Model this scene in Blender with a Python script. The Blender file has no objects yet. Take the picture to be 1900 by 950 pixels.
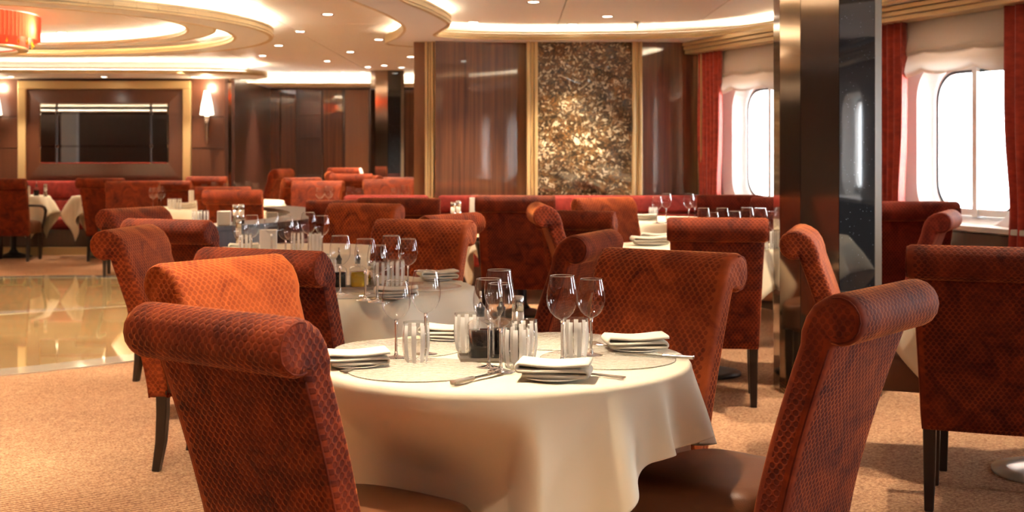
import bpy, bmesh, math, random
import numpy as np
from mathutils import Vector, Matrix
random.seed(4)
scene = bpy.context.scene
COL = scene.collection
PI = math.pi
# ------------------------------------------------------------------ camera
EYE = 1.31; F = 2450.0; CX = 950.0; HY = 280.0
cam = bpy.data.cameras.new('camera'); camo = bpy.data.objects.new('camera', cam); COL.objects.link(camo)
camo.location = (0, 0, EYE); camo.rotation_euler = (PI/2, 0, 0)
cam.sensor_width = 36; cam.lens = 36*F/1900.0
cam.shift_y = -(475-HY)/1900.0
cam.clip_start = .05; cam.clip_end = 200
cam.dof.use_dof = True; cam.dof.focus_distance = 3.6; cam.dof.aperture_fstop = 6.0
scene.camera = camo
# ------------------------------------------------------------------ colour management, world
vs = scene.view_settings
vs.view_transform = 'Standard'; vs.look = 'None'; vs.gamma = 1; vs.use_curve_mapping = False
vs.exposure = 0.7
world = bpy.data.worlds.new('sky'); scene.world = world; world.use_nodes = True
bg = world.node_tree.nodes['Background']; bg.inputs[0].default_value = (.86, .93, 1, 1); bg.inputs[1].default_value = 24.0
SPOT = 165.0       # downlight power
COVE = 24.0       # cove strip emission
WARM = (1, .81, .575)

# ------------------------------------------------------------------ materials
def mat(name): 
    m = bpy.data.materials.new(name); m.use_nodes = True
    return m, m.node_tree.nodes, m.node_tree.links, m.node_tree.nodes['Principled BSDF']
def plain(name, col, rough=.5, metal=0, **kw):
    m, n, l, b = mat(name)
    b.inputs['Base Color'].default_value = (*col, 1); b.inputs['Roughness'].default_value = rough
    b.inputs['Metallic'].default_value = metal
    for k, v in kw.items(): b.inputs[k.replace('_', ' ')].default_value = v
    return m
def ramp(n, stops):
    r = n.new('ShaderNodeValToRGB'); cr = r.color_ramp
    while len(cr.elements) < len(stops): cr.elements.new(.5)
    for e, (p, c) in zip(cr.elements, stops): e.position = p; e.color = (*c, 1)
    return r
def coords(n, l, scale=(1, 1, 1), kind='Object'):
    tc = n.new('ShaderNodeTexCoord'); mp = n.new('ShaderNodeMapping'); mp.inputs['Scale'].default_value = scale
    l.new(tc.outputs[kind], mp.inputs[0]); return mp.outputs[0]
def noise(n, l, vec, scale, detail=3, rough=.5, dist=0):
    t = n.new('ShaderNodeTexNoise'); t.inputs['Scale'].default_value = scale; t.inputs['Detail'].default_value = detail
    t.inputs['Roughness'].default_value = rough; t.inputs['Distortion'].default_value = dist
    if vec is not None: l.new(vec, t.inputs['Vector'])
    return t
def bump(n, l, h, b, strength=.3, dist=.01):
    bp = n.new('ShaderNodeBump'); bp.inputs['Strength'].default_value = strength; bp.inputs['Distance'].default_value = dist
    l.new(h, bp.inputs['Height']); l.new(bp.outputs[0], b.inputs['Normal']); return bp
def emis(name, col, s):
    m, n, l, b = mat(name); b.inputs['Base Color'].default_value = (0, 0, 0, 1)
    b.inputs['Emission Color'].default_value = (*col, 1); b.inputs['Emission Strength'].default_value = s
    return m

def mathn(n, l, op, a, b=None, c=None):
    t = n.new('ShaderNodeMath'); t.operation = op
    for i, v in enumerate((a, b, c)):
        if v is None: continue
        if isinstance(v, (int, float)): t.inputs[i].default_value = v
        else: l.new(v, t.inputs[i])
    return t.outputs[0]
def velvet(name, lit, dark, dotdark=.5, a=.0215, tint=(1, .42, .16)):
    m, n, l, b = mat(name)
    uv = n.new('ShaderNodeTexCoord').outputs['UV']
    ds = []
    cell = (a, a*1.25)
    for off in ((0, 0), (.5, .5)):
        ad = n.new('ShaderNodeVectorMath'); ad.operation = 'ADD'; l.new(uv, ad.inputs[0]); ad.inputs[1].default_value = (10*a + off[0]*cell[0], 0 + 20*cell[1] + off[1]*cell[1], 0)
        md = n.new('ShaderNodeVectorMath'); md.operation = 'MODULO'; l.new(ad.outputs[0], md.inputs[0]); md.inputs[1].default_value = (cell[0], cell[1], 1)
        sb = n.new('ShaderNodeVectorMath'); sb.operation = 'SUBTRACT'; l.new(md.outputs[0], sb.inputs[0]); sb.inputs[1].default_value = (cell[0]/2, cell[1]/2, 0)
        ln = n.new('ShaderNodeVectorMath'); ln.operation = 'LENGTH'; l.new(sb.outputs[0], ln.inputs[0]); ds.append(ln.outputs['Value'])
    d = mathn(n, l, 'MINIMUM', ds[0], ds[1])
    mr = n.new('ShaderNodeMapRange'); mr.interpolation_type = 'SMOOTHSTEP'; l.new(d, mr.inputs[0])
    mr.inputs[1].default_value = a*.26; mr.inputs[2].default_value = a*.40; mr.inputs[3].default_value = 1; mr.inputs[4].default_value = 0
    nz = noise(n, l, coords(n, l), 9, 4, .6, 1.2)
    fd = n.new('ShaderNodeMapRange'); l.new(noise(n, l, coords(n, l), 3.2, 3, .6, .8).outputs[0], fd.inputs[0]); fd.inputs[1].default_value = .38; fd.inputs[2].default_value = .6; fd.inputs[3].default_value = .5; fd.inputs[4].default_value = 1
    dot = mathn(n, l, 'MULTIPLY', mr.outputs[0], fd.outputs[0])
    r1 = ramp(n, [(.32, dark), (.62, lit)]); l.new(nz.outputs[0], r1.inputs[0])
    mx = n.new('ShaderNodeMix'); mx.data_type = 'RGBA'; mx.blend_type = 'MULTIPLY'
    l.new(mathn(n, l, 'MULTIPLY', dot, 1.0), mx.inputs[0]); l.new(r1.outputs[0], mx.inputs[6]); mx.inputs[7].default_value = (dotdark, dotdark*.8, dotdark*.8, 1)
    l.new(mx.outputs[2], b.inputs['Base Color'])
    b.inputs['Roughness'].default_value = .75; b.inputs['Sheen Weight'].default_value = 1.0; b.inputs['Sheen Roughness'].default_value = .30
    st_ = n.new('ShaderNodeMix'); st_.data_type = 'RGBA'; l.new(dot, st_.inputs[0]); st_.inputs[6].default_value = (tint[0]*1.0, tint[1]*.8, tint[2]*.55, 1); st_.inputs[7].default_value = (tint[0]*.30, tint[1]*.14, tint[2]*.10, 1)
    st2 = n.new('ShaderNodeMix'); st2.data_type = 'RGBA'; st2.blend_type = 'MULTIPLY'; st2.inputs[0].default_value = 1; l.new(st_.outputs[2], st2.inputs[6]); rr = ramp(n, [(.3, (.45, .4, .4)), (.62, (1, 1, 1))]); l.new(nz.outputs[0], rr.inputs[0]); l.new(rr.outputs[0], st2.inputs[7])
    l.new(st2.outputs[2], b.inputs['Sheen Tint']); b.inputs['Specular IOR Level'].default_value = .2
    fz = noise(n, l, coords(n, l), 220, 2)
    h = mathn(n, l, 'ADD', mathn(n, l, 'MULTIPLY', dot, -1.0), mathn(n, l, 'MULTIPLY', fz.outputs[0], .25))
    bump(n, l, h, b, .55, .004)
    return m
M = {}
M['velvet'] = velvet('velvet_orange', (.24, .036, .008), (.085, .010, .004))  # chair fabric, darkened toward the shade on backs turned to us
M['velvet_lit'] = velvet('velvet_lit', (.44, .082, .016), (.20, .030, .008), .5, tint=(1, .45, .18))  # same fabric, light on front-facing chairs painted in as a paler copy
M['velvet_brightly_lit'] = velvet('velvet_brightly_lit', (.52, .11, .02), (.32, .055, .011), .62, tint=(1, .5, .2))  # same fabric again, strong light on one front painted into the colour
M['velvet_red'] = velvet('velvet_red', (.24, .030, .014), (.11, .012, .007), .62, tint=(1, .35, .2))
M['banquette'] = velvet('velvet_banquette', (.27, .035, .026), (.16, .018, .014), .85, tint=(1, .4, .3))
def leather():
    m, n, l, b = mat('brown_leather')
    nz = noise(n, l, coords(n, l), 5, 3); r = ramp(n, [(.3, (.12, .042, .016)), (.7, (.17, .062, .023))]); l.new(nz.outputs[0], r.inputs[0]); l.new(r.outputs[0], b.inputs['Base Color'])
    v = n.new('ShaderNodeTexVoronoi'); v.inputs['Scale'].default_value = 420; l.new(coords(n, l), v.inputs['Vector']); bump(n, l, v.outputs[0], b, .35, .001)
    b.inputs['Roughness'].default_value = .42; return m
M['leather'] = leather()
M['darkwood'] = plain('dark_wood', (.022, .010, .006), .32)
def linen():
    m, n, l, b = mat('cream_linen')
    w = n.new('ShaderNodeTexWave'); w.inputs['Scale'].default_value = 260; l.new(coords(n, l, kind='UV'), w.inputs['Vector'])
    w2 = n.new('ShaderNodeTexWave'); w2.bands_direction = 'Y'; w2.inputs['Scale'].default_value = 260; l.new(coords(n, l, kind='UV'), w2.inputs['Vector'])
    bump(n, l, mathn(n, l, 'ADD', w.outputs[1], w2.outputs[1]), b, .15, .0006)
    b.inputs['Base Color'].default_value = (.82, .73, .56, 1); b.inputs['Roughness'].default_value = .8
    b.inputs['Sheen Weight'].default_value = .1
    return m
M['linen'] = linen()
M['napkin'] = plain('napkin_cotton', (.84, .77, .64), .85)
M['china'] = plain('white_china', (.85, .82, .76), .15)
M['steel'] = plain('polished_steel', (.72, .68, .62), .18, 1)
M['steel_dull'] = plain('brushed_steel', (.55, .50, .44), .33, 1)
M['black'] = plain('black_plastic', (.012, .011, .01), .35)
M['card'] = plain('cream_card', (.82, .77, .68), .6)
def fresnel(n, l):
    lw = n.new('ShaderNodeFresnel'); ge = n.new('ShaderNodeNewGeometry')
    l.new(mathn(n, l, 'SUBTRACT', 1.5, mathn(n, l, 'MULTIPLY', ge.outputs['Backfacing'], 1.5-1/1.5)), lw.inputs[0]); return lw
def thin_glass():
    m, n, l, b = mat('thin_glass'); out = n['Material Output']
    tr = n.new('ShaderNodeBsdfTransparent'); tr.inputs[0].default_value = (.985, .985, .98, 1)
    gl = n.new('ShaderNodeBsdfGlossy'); gl.inputs['Roughness'].default_value = .02
    lw = fresnel(n, l)
    f = mathn(n, l, 'MULTIPLY', lw.outputs[0], 1.25); f.node.use_clamp = True
    mx = n.new('ShaderNodeMixShader'); l.new(f, mx.inputs[0]); l.new(tr.outputs[0], mx.inputs[1]); l.new(gl.outputs[0], mx.inputs[2])
    l.new(mx.outputs[0], out.inputs[0]); return m
M['glass'] = thin_glass()
M['crystal'] = plain('solid_glass', (1, 1, 1), .0, 0, Transmission_Weight=1.0, IOR=1.5)
def striped():
    m, n, l, b = mat('striped_tumbler_glass'); out = n['Material Output']
    tr = n.new('ShaderNodeBsdfTransparent'); tr.inputs[0].default_value = (.95, .95, .94, 1)
    gl = n.new('ShaderNodeBsdfGlossy'); gl.inputs['Roughness'].default_value = .03
    lw = fresnel(n, l)
    mx = n.new('ShaderNodeMixShader'); l.new(mathn(n, l, 'MULTIPLY', lw.outputs[0], 1.3), mx.inputs[0]); l.new(tr.outputs[0], mx.inputs[1]); l.new(gl.outputs[0], mx.inputs[2])
    df = n.new('ShaderNodeBsdfDiffuse'); df.inputs[0].default_value = (.97, .95, .92, 1)
    tl = n.new('ShaderNodeBsdfTranslucent'); tl.inputs[0].default_value = (.97, .95, .92, 1)
    a1 = n.new('ShaderNodeMixShader'); a1.inputs[0].default_value = .5; l.new(df.outputs[0], a1.inputs[1]); l.new(tl.outputs[0], a1.inputs[2])
    t2 = n.new('ShaderNodeBsdfTransparent'); a2 = n.new('ShaderNodeMixShader'); a2.inputs[0].default_value = .72; l.new(t2.outputs[0], a2.inputs[1]); l.new(a1.outputs[0], a2.inputs[2])
    sp = n.new('ShaderNodeSeparateXYZ'); l.new(n.new('ShaderNodeTexCoord').outputs['UV'], sp.inputs[0])
    fr = mathn(n, l, 'FRACT', mathn(n, l, 'MULTIPLY', sp.outputs[0], 9.0)); st = mathn(n, l, 'GREATER_THAN', fr, .5)
    st = mathn(n, l, 'MULTIPLY', st, mathn(n, l, 'LESS_THAN', sp.outputs[1], .93))
    m2 = n.new('ShaderNodeMixShader'); l.new(st, m2.inputs[0]); l.new(mx.outputs[0], m2.inputs[1]); l.new(a2.outputs[0], m2.inputs[2])
    l.new(m2.outputs[0], out.inputs[0]); return m
M['tumbler'] = striped()
def placemat():
    m, n, l, b = mat('pressed_glass_charger')
    v = n.new('ShaderNodeTexVoronoi'); v.inputs['Scale'].default_value = 95; l.new(coords(n, l, (1, .35, 1)), v.inputs['Vector'])
    nz = noise(n, l, coords(n, l), 60, 3, .6, 2)
    r = ramp(n, [(.35, (.74, .68, .55)), (.65, (.92, .87, .76))]); l.new(nz.outputs[0], r.inputs[0]); l.new(r.outputs[0], b.inputs['Base Color'])
    bump(n, l, mathn(n, l, 'ADD', v.outputs[0], nz.outputs[0]), b, .8, .004)
    b.inputs['Roughness'].default_value = .16; b.inputs['Coat Weight'].default_value = .6; return m
M['placemat'] = placemat()
M['balsamic'] = plain('dark_vinegar', (.006, .003, .002), .06)
M['oil'] = plain('olive_oil', (.62, .42, .03), .05, 0, Transmission_Weight=.55, IOR=1.35)
def gold(name='gold_trim', c=(.66, .47, .23)):
    m, n, l, b = mat(name); nz = noise(n, l, coords(n, l, (1, 1, 1)), 3, 2)
    r = ramp(n, [(.3, tuple(x*.9 for x in c)), (.7, c)]); l.new(nz.outputs[0], r.inputs[0]); l.new(r.outputs[0], b.inputs['Base Color'])
    b.inputs['Roughness'].default_value = .36; b.inputs['Metallic'].default_value = .35; return m
M['gold'] = gold()
def wood(name, c1, c2, rough=.08, sc=(26, 26, .5), coat=1.0):
    m, n, l, b = mat(name)
    nz = noise(n, l, coords(n, l, sc), 1.2, 5, .65, .6)
    r = ramp(n, [(.3, c1), (.7, c2)]); l.new(nz.outputs[0], r.inputs[0]); l.new(r.outputs[0], b.inputs['Base Color'])
    w = noise(n, l, coords(n, l, (1, 1, 1)), 1.6, 1); bump(n, l, w.outputs[0], b, .05, .05)
    b.inputs['Roughness'].default_value = .35; b.inputs['Coat Weight'].default_value = coat; b.inputs['Coat Roughness'].default_value = rough
    b.inputs['Coat IOR'].default_value = 2.0; return m
M['gloss_wood'] = wood('lacquered_walnut', (.045, .014, .006), (.17, .06, .022), .03)
M['panel_wood'] = wood('matt_walnut', (.085, .026, .011), (.11, .035, .016), .3, coat=.25)
M['dark_panel'] = wood('dark_panel_wood', (.035, .012, .008), (.06, .022, .014), .15, coat=.6)
M['brown_edge'] = wood('brown_wood', (.17, .068, .022), (.22, .09, .03), .3, coat=.3)
def ceilm():
    m, n, l, b = mat('ceiling_white'); nz = noise(n, l, coords(n, l, (1, 1, 1)), .8, 2)
    r = ramp(n, [(.3, (.84, .79, .73)), (.7, (.88, .84, .78))]); l.new(nz.outputs[0], r.inputs[0]); l.new(r.outputs[0], b.inputs['Base Color'])
    b.inputs['Roughness'].default_value = .38; return m
M['ceiling'] = ceilm()
M['white'] = plain('white_moulding', (.82, .82, .80), .35)
M['plaster'] = plain('soffit_white', (.80, .76, .70), .5)
def carpet():
    m, n, l, b = mat('woven_carpet')
    co = coords(n, l, (1, 1, 1))
    ds = noise(n, l, co, 3.0, 2)
    w = n.new('ShaderNodeTexWave'); w.inputs['Scale'].default_value = 11; w.bands_direction = 'DIAGONAL'; w.inputs['Distortion'].default_value = 4.5
    w.inputs['Detail'].default_value = 3; w.inputs['Detail Scale'].default_value = 5
    mp = coords(n, l, (1.2, 2.6, 1)); l.new(mp, w.inputs['Vector'])
    n2 = noise(n, l, co, 45, 3)
    s = mathn(n, l, 'ADD', mathn(n, l, 'MULTIPLY', w.outputs[1], .55), mathn(n, l, 'MULTIPLY', n2.outputs[0], .45))
    r = ramp(n, [(.3, (.25, .10, .045)), (.5, (.56, .29, .15)), (.72, (.80, .52, .31))]); l.new(s, r.inputs[0])
    mx = n.new('ShaderNodeMix'); mx.data_type = 'RGBA'; mx.blend_type = 'MULTIPLY'; r2 = ramp(n, [(.35, (.82, .78, .76)), (.65, (1, 1, 1))]); l.new(noise(n, l, co, 1.1, 2).outputs[0], r2.inputs[0])
    mx.inputs[0].default_value = 1; l.new(r.outputs[0], mx.inputs[6]); l.new(r2.outputs[0], mx.inputs[7]); l.new(mx.outputs[2], b.inputs['Base Color'])
    bump(n, l, s, b, .5, .006); b.inputs['Roughness'].default_value = .95; return m
M['carpet'] = carpet()
def marble(name, c1, c2, sc=.9):
    m, n, l, b = mat(name); nz = noise(n, l, coords(n, l, (.5, 1.8, 1)), sc, 6, .6, 2)
    r = ramp(n, [(.3, c1), (.7, c2)]); l.new(nz.outputs[0], r.inputs[0]); l.new(r.outputs[0], b.inputs['Base Color'])
    b.inputs['Roughness'].default_value = .05; b.inputs['Coat Weight'].default_value = .8; b.inputs['Coat Roughness'].default_value = .02; return m
M['marble'] = marble('honey_marble', (.62, .40, .16), (.82, .60, .30))
M['marble_white'] = marble('white_marble', (.78, .70, .56), (.86, .80, .68))
M['marble_dark'] = marble('dark_marble', (.05, .02, .012), (.09, .035, .02))
def mosaic():
    m, n, l, b = mat('shell_mosaic')
    co = coords(n, l); dn = noise(n, l, co, 5, 4, .6, 1.5)
    mixv = n.new('ShaderNodeMix'); mixv.data_type = 'VECTOR'; mixv.inputs[0].default_value = .16; l.new(co, mixv.inputs[4]); l.new(dn.outputs[1], mixv.inputs[5])
    v = n.new('ShaderNodeTexVoronoi'); v.inputs['Scale'].default_value = 62; l.new(mixv.outputs[1], v.inputs['Vector'])
    sp = n.new('ShaderNodeSeparateColor'); l.new(v.outputs['Color'], sp.inputs[0])
    r = ramp(n, [(0, (.02, .014, .008)), (.3, (.07, .04, .015)), (.5, (.15, .075, .025)), (.66, (.28, .15, .05)), (.78, (.12, .10, .05)), (.86, (.5, .42, .30)), (.95, (.85, .78, .62))]); l.new(sp.outputs[0], r.inputs[0])
    nz = noise(n, l, co, 3.2, 4, .6, 1.0)
    mx = n.new('ShaderNodeMix'); mx.data_type = 'RGBA'; mx.blend_type = 'MULTIPLY'; mx.inputs[0].default_value = .8
    r2 = ramp(n, [(.36, (.26, .21, .16)), (.64, (.95, .88, .8))]); l.new(nz.outputs[0], r2.inputs[0]); l.new(r.outputs[0], mx.inputs[6]); l.new(r2.outputs[0], mx.inputs[7])
    l.new(mx.outputs[2], b.inputs['Base Color']); b.inputs['Roughness'].default_value = .3; b.inputs['Coat Weight'].default_value = 1; b.inputs['Coat Roughness'].default_value = .05
    bump(n, l, sp.outputs[1], b, .3, .004); return m
M['mosaic'] = mosaic()
M['bronze_mirror'] = plain('bronze_mirror', (.26, .19, .14), .08, .95)
def granite():
    m, n, l, b = mat('star_granite'); v = n.new('ShaderNodeTexVoronoi'); v.inputs['Scale'].default_value = 55; l.new(coords(n, l), v.inputs['Vector'])
    r = ramp(n, [(.0, (.55, .62, .7)), (.07, (.3, .35, .4)), (.10, (.012, .014, .018))]); l.new(v.outputs[0], r.inputs[0]); l.new(r.outputs[0], b.inputs['Base Color'])
    b.inputs['Roughness'].default_value = .04; b.inputs['Coat Weight'].default_value = .8; b.inputs['Coat Roughness'].default_value = .02; b.inputs['Coat IOR'].default_value = 1.7; return m
M['granite'] = granite()
M['mirror'] = plain('mirror_glass', (.86, .83, .78), .015, 1)
def curtainm():
    m, n, l, b = mat('curtain_red'); nz = noise(n, l, coords(n, l, (6, 6, 14)), 2.2, 3)
    r = ramp(n, [(.35, (.34, .026, .013)), (.65, (.52, .055, .024))]); l.new(nz.outputs[0], r.inputs[0]); l.new(r.outputs[0], b.inputs['Base Color'])
    b.inputs['Roughness'].default_value = .6; b.inputs['Sheen Weight'].default_value = .4; return m
M['curtain'] = curtainm()
def blindm():
    m, n, l, b = mat('sheer_blind'); b.inputs['Base Color'].default_value = (.74, .67, .58, 1); b.inputs['Roughness'].default_value = .8
    tl = n.new('ShaderNodeBsdfTranslucent'); tl.inputs[0].default_value = (.8, .72, .62, 1); mx = n.new('ShaderNodeMixShader'); mx.inputs[0].default_value = .3
    l.new(b.outputs[0], mx.inputs[1]); l.new(tl.outputs[0], mx.inputs[2]); l.new(mx.outputs[0], n['Material Output'].inputs[0]); return m
M['blind'] = blindm()
M['cove'] = emis('cove_light', (1, .86, .66), COVE)
M['lamp_lens'] = emis('downlight_lens', (1, .92, .78), 14)
M['sconce'] = emis('sconce_shade', (1, .86, .68), 2.6)
M['sconce'].node_tree.nodes['Principled BSDF'].inputs['Base Color'].default_value = (.9, .85, .75, 1)
M['diffuser'] = emis('lamp_diffuser', (1, .78, .55), .8)
def shade():
    m, n, l, b = mat('coral_pleated_fabric'); b.inputs['Base Color'].default_value = (.62, .12, .07, 1); b.inputs['Roughness'].default_value = .6
    tl = n.new('ShaderNodeBsdfTranslucent'); tl.inputs[0].default_value = (.95, .22, .1, 1); mx = n.new('ShaderNodeMixShader'); mx.inputs[0].default_value = .55
    l.new(b.outputs[0], mx.inputs[1]); l.new(tl.outputs[0], mx.inputs[2]); l.new(mx.outputs[0], n['Material Output'].inputs[0]); return m
M['shade'] = shade()
M['gasket'] = plain('dark_gasket', (.03, .06, .08), .4)
M['frame_grey'] = plain('window_frame_grey', (.16, .125, .09), .4)
M['hull'] = plain('dark_sill_wood', (.05, .018, .01), .3)

# ------------------------------------------------------------------ helpers
def link(name, me, m=None, parent=None, smooth=False):
    o = bpy.data.objects.new(name, me); COL.objects.link(o)
    if m is not None and not me.materials: me.materials.append(M[m] if isinstance(m, str) else m)
    if parent is not None: o.parent = parent
    if smooth:
        me.polygons.foreach_set('use_smooth', [True]*len(me.polygons))
    return o
def mesh(name, verts, faces, uvs=None):
    me = bpy.data.meshes.new(name); me.from_pydata([tuple(v) for v in verts], [], faces)
    if uvs is not None:
        ul = me.uv_layers.new(name='UVMap')
        buf = np.empty((len(me.loops), 2), 'f'); vi = np.empty(len(me.loops), 'i'); me.loops.foreach_get('vertex_index', vi)
        buf[:] = np.asarray(uvs, 'f')[vi]; ul.data.foreach_set('uv', buf.ravel())
    me.update(); return me
def tag(o, label=None, cat=None, group=None, kind=None):
    if label: o['label'] = label
    if cat: o['category'] = cat
    if group: o['group'] = group
    if kind: o['kind'] = kind
    return o
def empty(name, loc=(0, 0, 0), rz=0):
    o = bpy.data.objects.new(name, None); COL.objects.link(o); o.location = loc; o.rotation_euler = (0, 0, rz); o.empty_display_size = .1; return o
class MB:
    def __init__(s): s.v = []; s.f = []
    def add(s, v, f):
        k = len(s.v); s.v += [tuple(p) for p in v]; s.f += [tuple(i+k for i in q) for q in f]; return s
    def box(s, x0, x1, y0, y1, z0, z1, mtx=None):
        v = [Vector((x, y, z)) for z in (z0, z1) for y in (y0, y1) for x in (x0, x1)]
        if mtx is not None: v = [mtx @ p for p in v]
        return s.add(v, [(0, 2, 3, 1), (4, 5, 7, 6), (0, 1, 5, 4), (2, 6, 7, 3), (0, 4, 6, 2), (1, 3, 7, 5)])
    def prism(s, pts, z0, z1):
        n = len(pts); v = [(p[0], p[1], z0) for p in pts]+[(p[0], p[1], z1) for p in pts]
        return s.add(v, [tuple(range(n-1, -1, -1)), tuple(range(n, 2*n))]+[(i, (i+1) % n, n+(i+1) % n, n+i) for i in range(n)])
    def tube(s, pts, rad, seg=8, sq=None):
        pts = [Vector(p) for p in pts]; n = len(pts); vs_ = []; r = rad if isinstance(rad, (list, tuple)) else [rad]*n
        for i, p in enumerate(pts):
            t = (pts[min(i+1, n-1)]-pts[max(i-1, 0)]).normalized()
            a = t.cross(Vector((0, 0, 1)) if abs(t.z) < .9 else Vector((1, 0, 0))).normalized(); b = t.cross(a)
            for k in range(seg):
                an = 2*PI*(k+.5)/seg; vs_.append(p+a*math.cos(an)*r[i]+b*math.sin(an)*r[i])
        f = [(i*seg+k, i*seg+(k+1) % seg, (i+1)*seg+(k+1) % seg, (i+1)*seg+k) for i in range(n-1) for k in range(seg)]
        f += [tuple(range(seg-1, -1, -1)), tuple(range((n-1)*seg, n*seg))]
        return s.add(vs_, f)
    def build(s, name, m, parent=None, bev=0, smooth=False, seg=2):
        me = mesh(name, s.v, s.f); 
        bm = bmesh.new(); bm.from_mesh(me); bmesh.ops.recalc_face_normals(bm, faces=bm.faces)
        if bev: bmesh.ops.bevel(bm, geom=list(bm.edges), offset=bev, segments=seg, profile=.5, affect='EDGES')
        bm.to_mesh(me); bm.free()
        return link(name, me, m, parent, smooth)
def box(name, m, x0, x1, y0, y1, z0, z1, parent=None, bev=0, mtx=None): return MB().box(x0, x1, y0, y1, z0, z1, mtx).build(name, m, parent, bev)
def lathe_mesh(name, prof, seg=28, uv=False):
    v = []; f = []; n = len(prof); uvs = []; zs = [p[1] for p in prof]; zm = max(zs) or 1
    for k in range(seg+1 if uv else seg):
        a = 2*PI*k/seg
        for r, z in prof: v.append((r*math.cos(a), r*math.sin(a), z)); uvs.append((k/seg, z/zm))
    for k in range(seg):
        k2 = k+1 if uv else (k+1) % seg
        for i in range(n-1):
            if prof[i][0] < 1e-6 and prof[i+1][0] < 1e-6: continue
            f.append((k*n+i, k2*n+i, k2*n+i+1, k*n+i+1))
    me = mesh(name, v, f, uvs if uv else None)
    me.polygons.foreach_set('use_smooth', [True]*len(me.polygons)); return me
def lathe(name, prof, m, parent=None, seg=28, uv=False): return link(name, lathe_mesh(name, prof, seg, uv), m, parent)
def copy_tree(o, parent=None):
    c = o.copy(); COL.objects.link(c); c.parent = parent
    for ch in list(o.children): copy_tree(ch, c)
    return c
def P(px, py, z):                        # point of the room at height z seen at a place of the photograph (below or above eye level)
    Y = (EYE-z)*F/(py-HY); return Vector(((px-CX)/F*Y, Y, z))
def X(px, Y): return (px-CX)/F*Y

# ================================================================== THE SETTING
CEIL = 2.42; SOF = 2.30
WD = Vector((.3168, -.9485, 0)); WN = Vector((.9485, .3168, 0)); W0 = Vector((1.78, 12.1, 0))   # window wall: start, direction, outward
WM = Matrix(((WD.x, WN.x, 0, W0.x), (WD.y, WN.y, 0, W0.y), (0, 0, 1, 0), (0, 0, 0, 1)))
WIN = [.905+2.70*k for k in range(5)]    # window centres along that wall
WALL_LEN = 16.2
fl = box('floor', 'carpet', -15.2, 7.6, -3.2, 20.4, -.1, 0); tag(fl, 'woven tan and rust carpet with fine wavy ribs', kind='structure')
# marble inlay
mc = Vector((-4.6, 10.5, 0))
def ell(rx, ry, n=96, c=mc): return [(c.x+rx*math.cos(2*PI*i/n), c.y+ry*math.sin(2*PI*i/n)) for i in range(n)]
def ring_mesh(mb, o, i_, z0, z1):
    n = len(o); mb.add([(p[0], p[1], z0) for p in o]+[(p[0], p[1], z0) for p in i_]+[(p[0], p[1], z1) for p in o]+[(p[0], p[1], z1) for p in i_],
        [q for k in range(n) for q in ((k, (k+1) % n, n+(k+1) % n, n+k), (2*n+k, 3*n+k, 3*n+(k+1) % n, 2*n+(k+1) % n), (k, 2*n+k, 2*n+(k+1) % n, (k+1) % n), (n+k, n+(k+1) % n, 3*n+(k+1) % n, 3*n+k))]); return mb
mf = MB().prism(ell(2.86, 3.08), 0, .006).build('marble_floor', 'marble'); tag(mf, 'polished honey marble floor oval set in the carpet', kind='structure')
ring_mesh(MB(), ell(3.08, 3.34), ell(2.86, 3.08), 0, .007).build('border', 'marble_white', mf)['label'] = 'white marble border ring'
st = MB().prism([(-9, 9.85), (-4.3, 10.35), (-3.1, 11.2), (-4.35, 10.65), (-9, 10.3)], .006, .0085); st.build('inlay', 'marble_white', mf)['label'] = 'white marble inlay band'
MB().prism([(-7.45, 10.0), (-4.6, 10.45), (-7.3, 10.75)], .0085, .0095).build('inlay', 'marble_dark', mf)['label'] = 'dark marble inlay wedge'
# ceiling: panels with joints
cg = box('ceiling', 'plaster', -15.2, 7.6, -3.2, 20.4, CEIL+.02, CEIL+.1); tag(cg, 'pale beige panelled ceiling with recessed downlights', kind='structure')
pm = {}
x = -15.2
for i in range(19):
    for j in range(8):
        y = -3.2+j*2.95+(.0 if i % 2 else 0)
        key = 'p'
        if key not in pm:
            o = MB().box(.004, 1.196, .004, 2.946, 0, .02).build('ceiling_panel', 'ceiling', cg, .003, seg=1); pm[key] = o
        else:
            o = pm[key].copy(); COL.objects.link(o)
        o.location = (x+i*1.2, y, CEIL)
# walls out of view
def wallbox(name, label, m, *a):
    o = box(name, m, *a); tag(o, label, kind='structure'); return o
wallbox('wall_left', 'matt walnut side wall of the dining room', 'panel_wood', -15.3, -15.1, -3.2, 17.3, 0, CEIL)
wallbox('wall_rear', 'matt walnut wall behind the viewer', 'panel_wood', -15.3, 7.6, -3.4, -3.2, 0, CEIL)
wallbox('wall_far_side', 'dark wall beyond the panelled partition', 'dark_panel', 1.9, 2.1, 12.4, 20.4, 0, CEIL)
# ---- window wall
def rrect(cx, cz, w, h, r, n=8):
    p = []
    for sx, sz, a0 in ((1, 1, 0), (-1, 1, 90), (-1, -1, 180), (1, -1, 270)):
        for k in range(n+1):
            a = math.radians(a0+90*k/n); p.append((cx+sx*(w/2-r)+r*math.cos(a), cz+sz*(h/2-r)+r*math.sin(a)))
    return p
WZ0, WZ1 = .85, 1.90; WW = .96
wv = MB()
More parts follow.
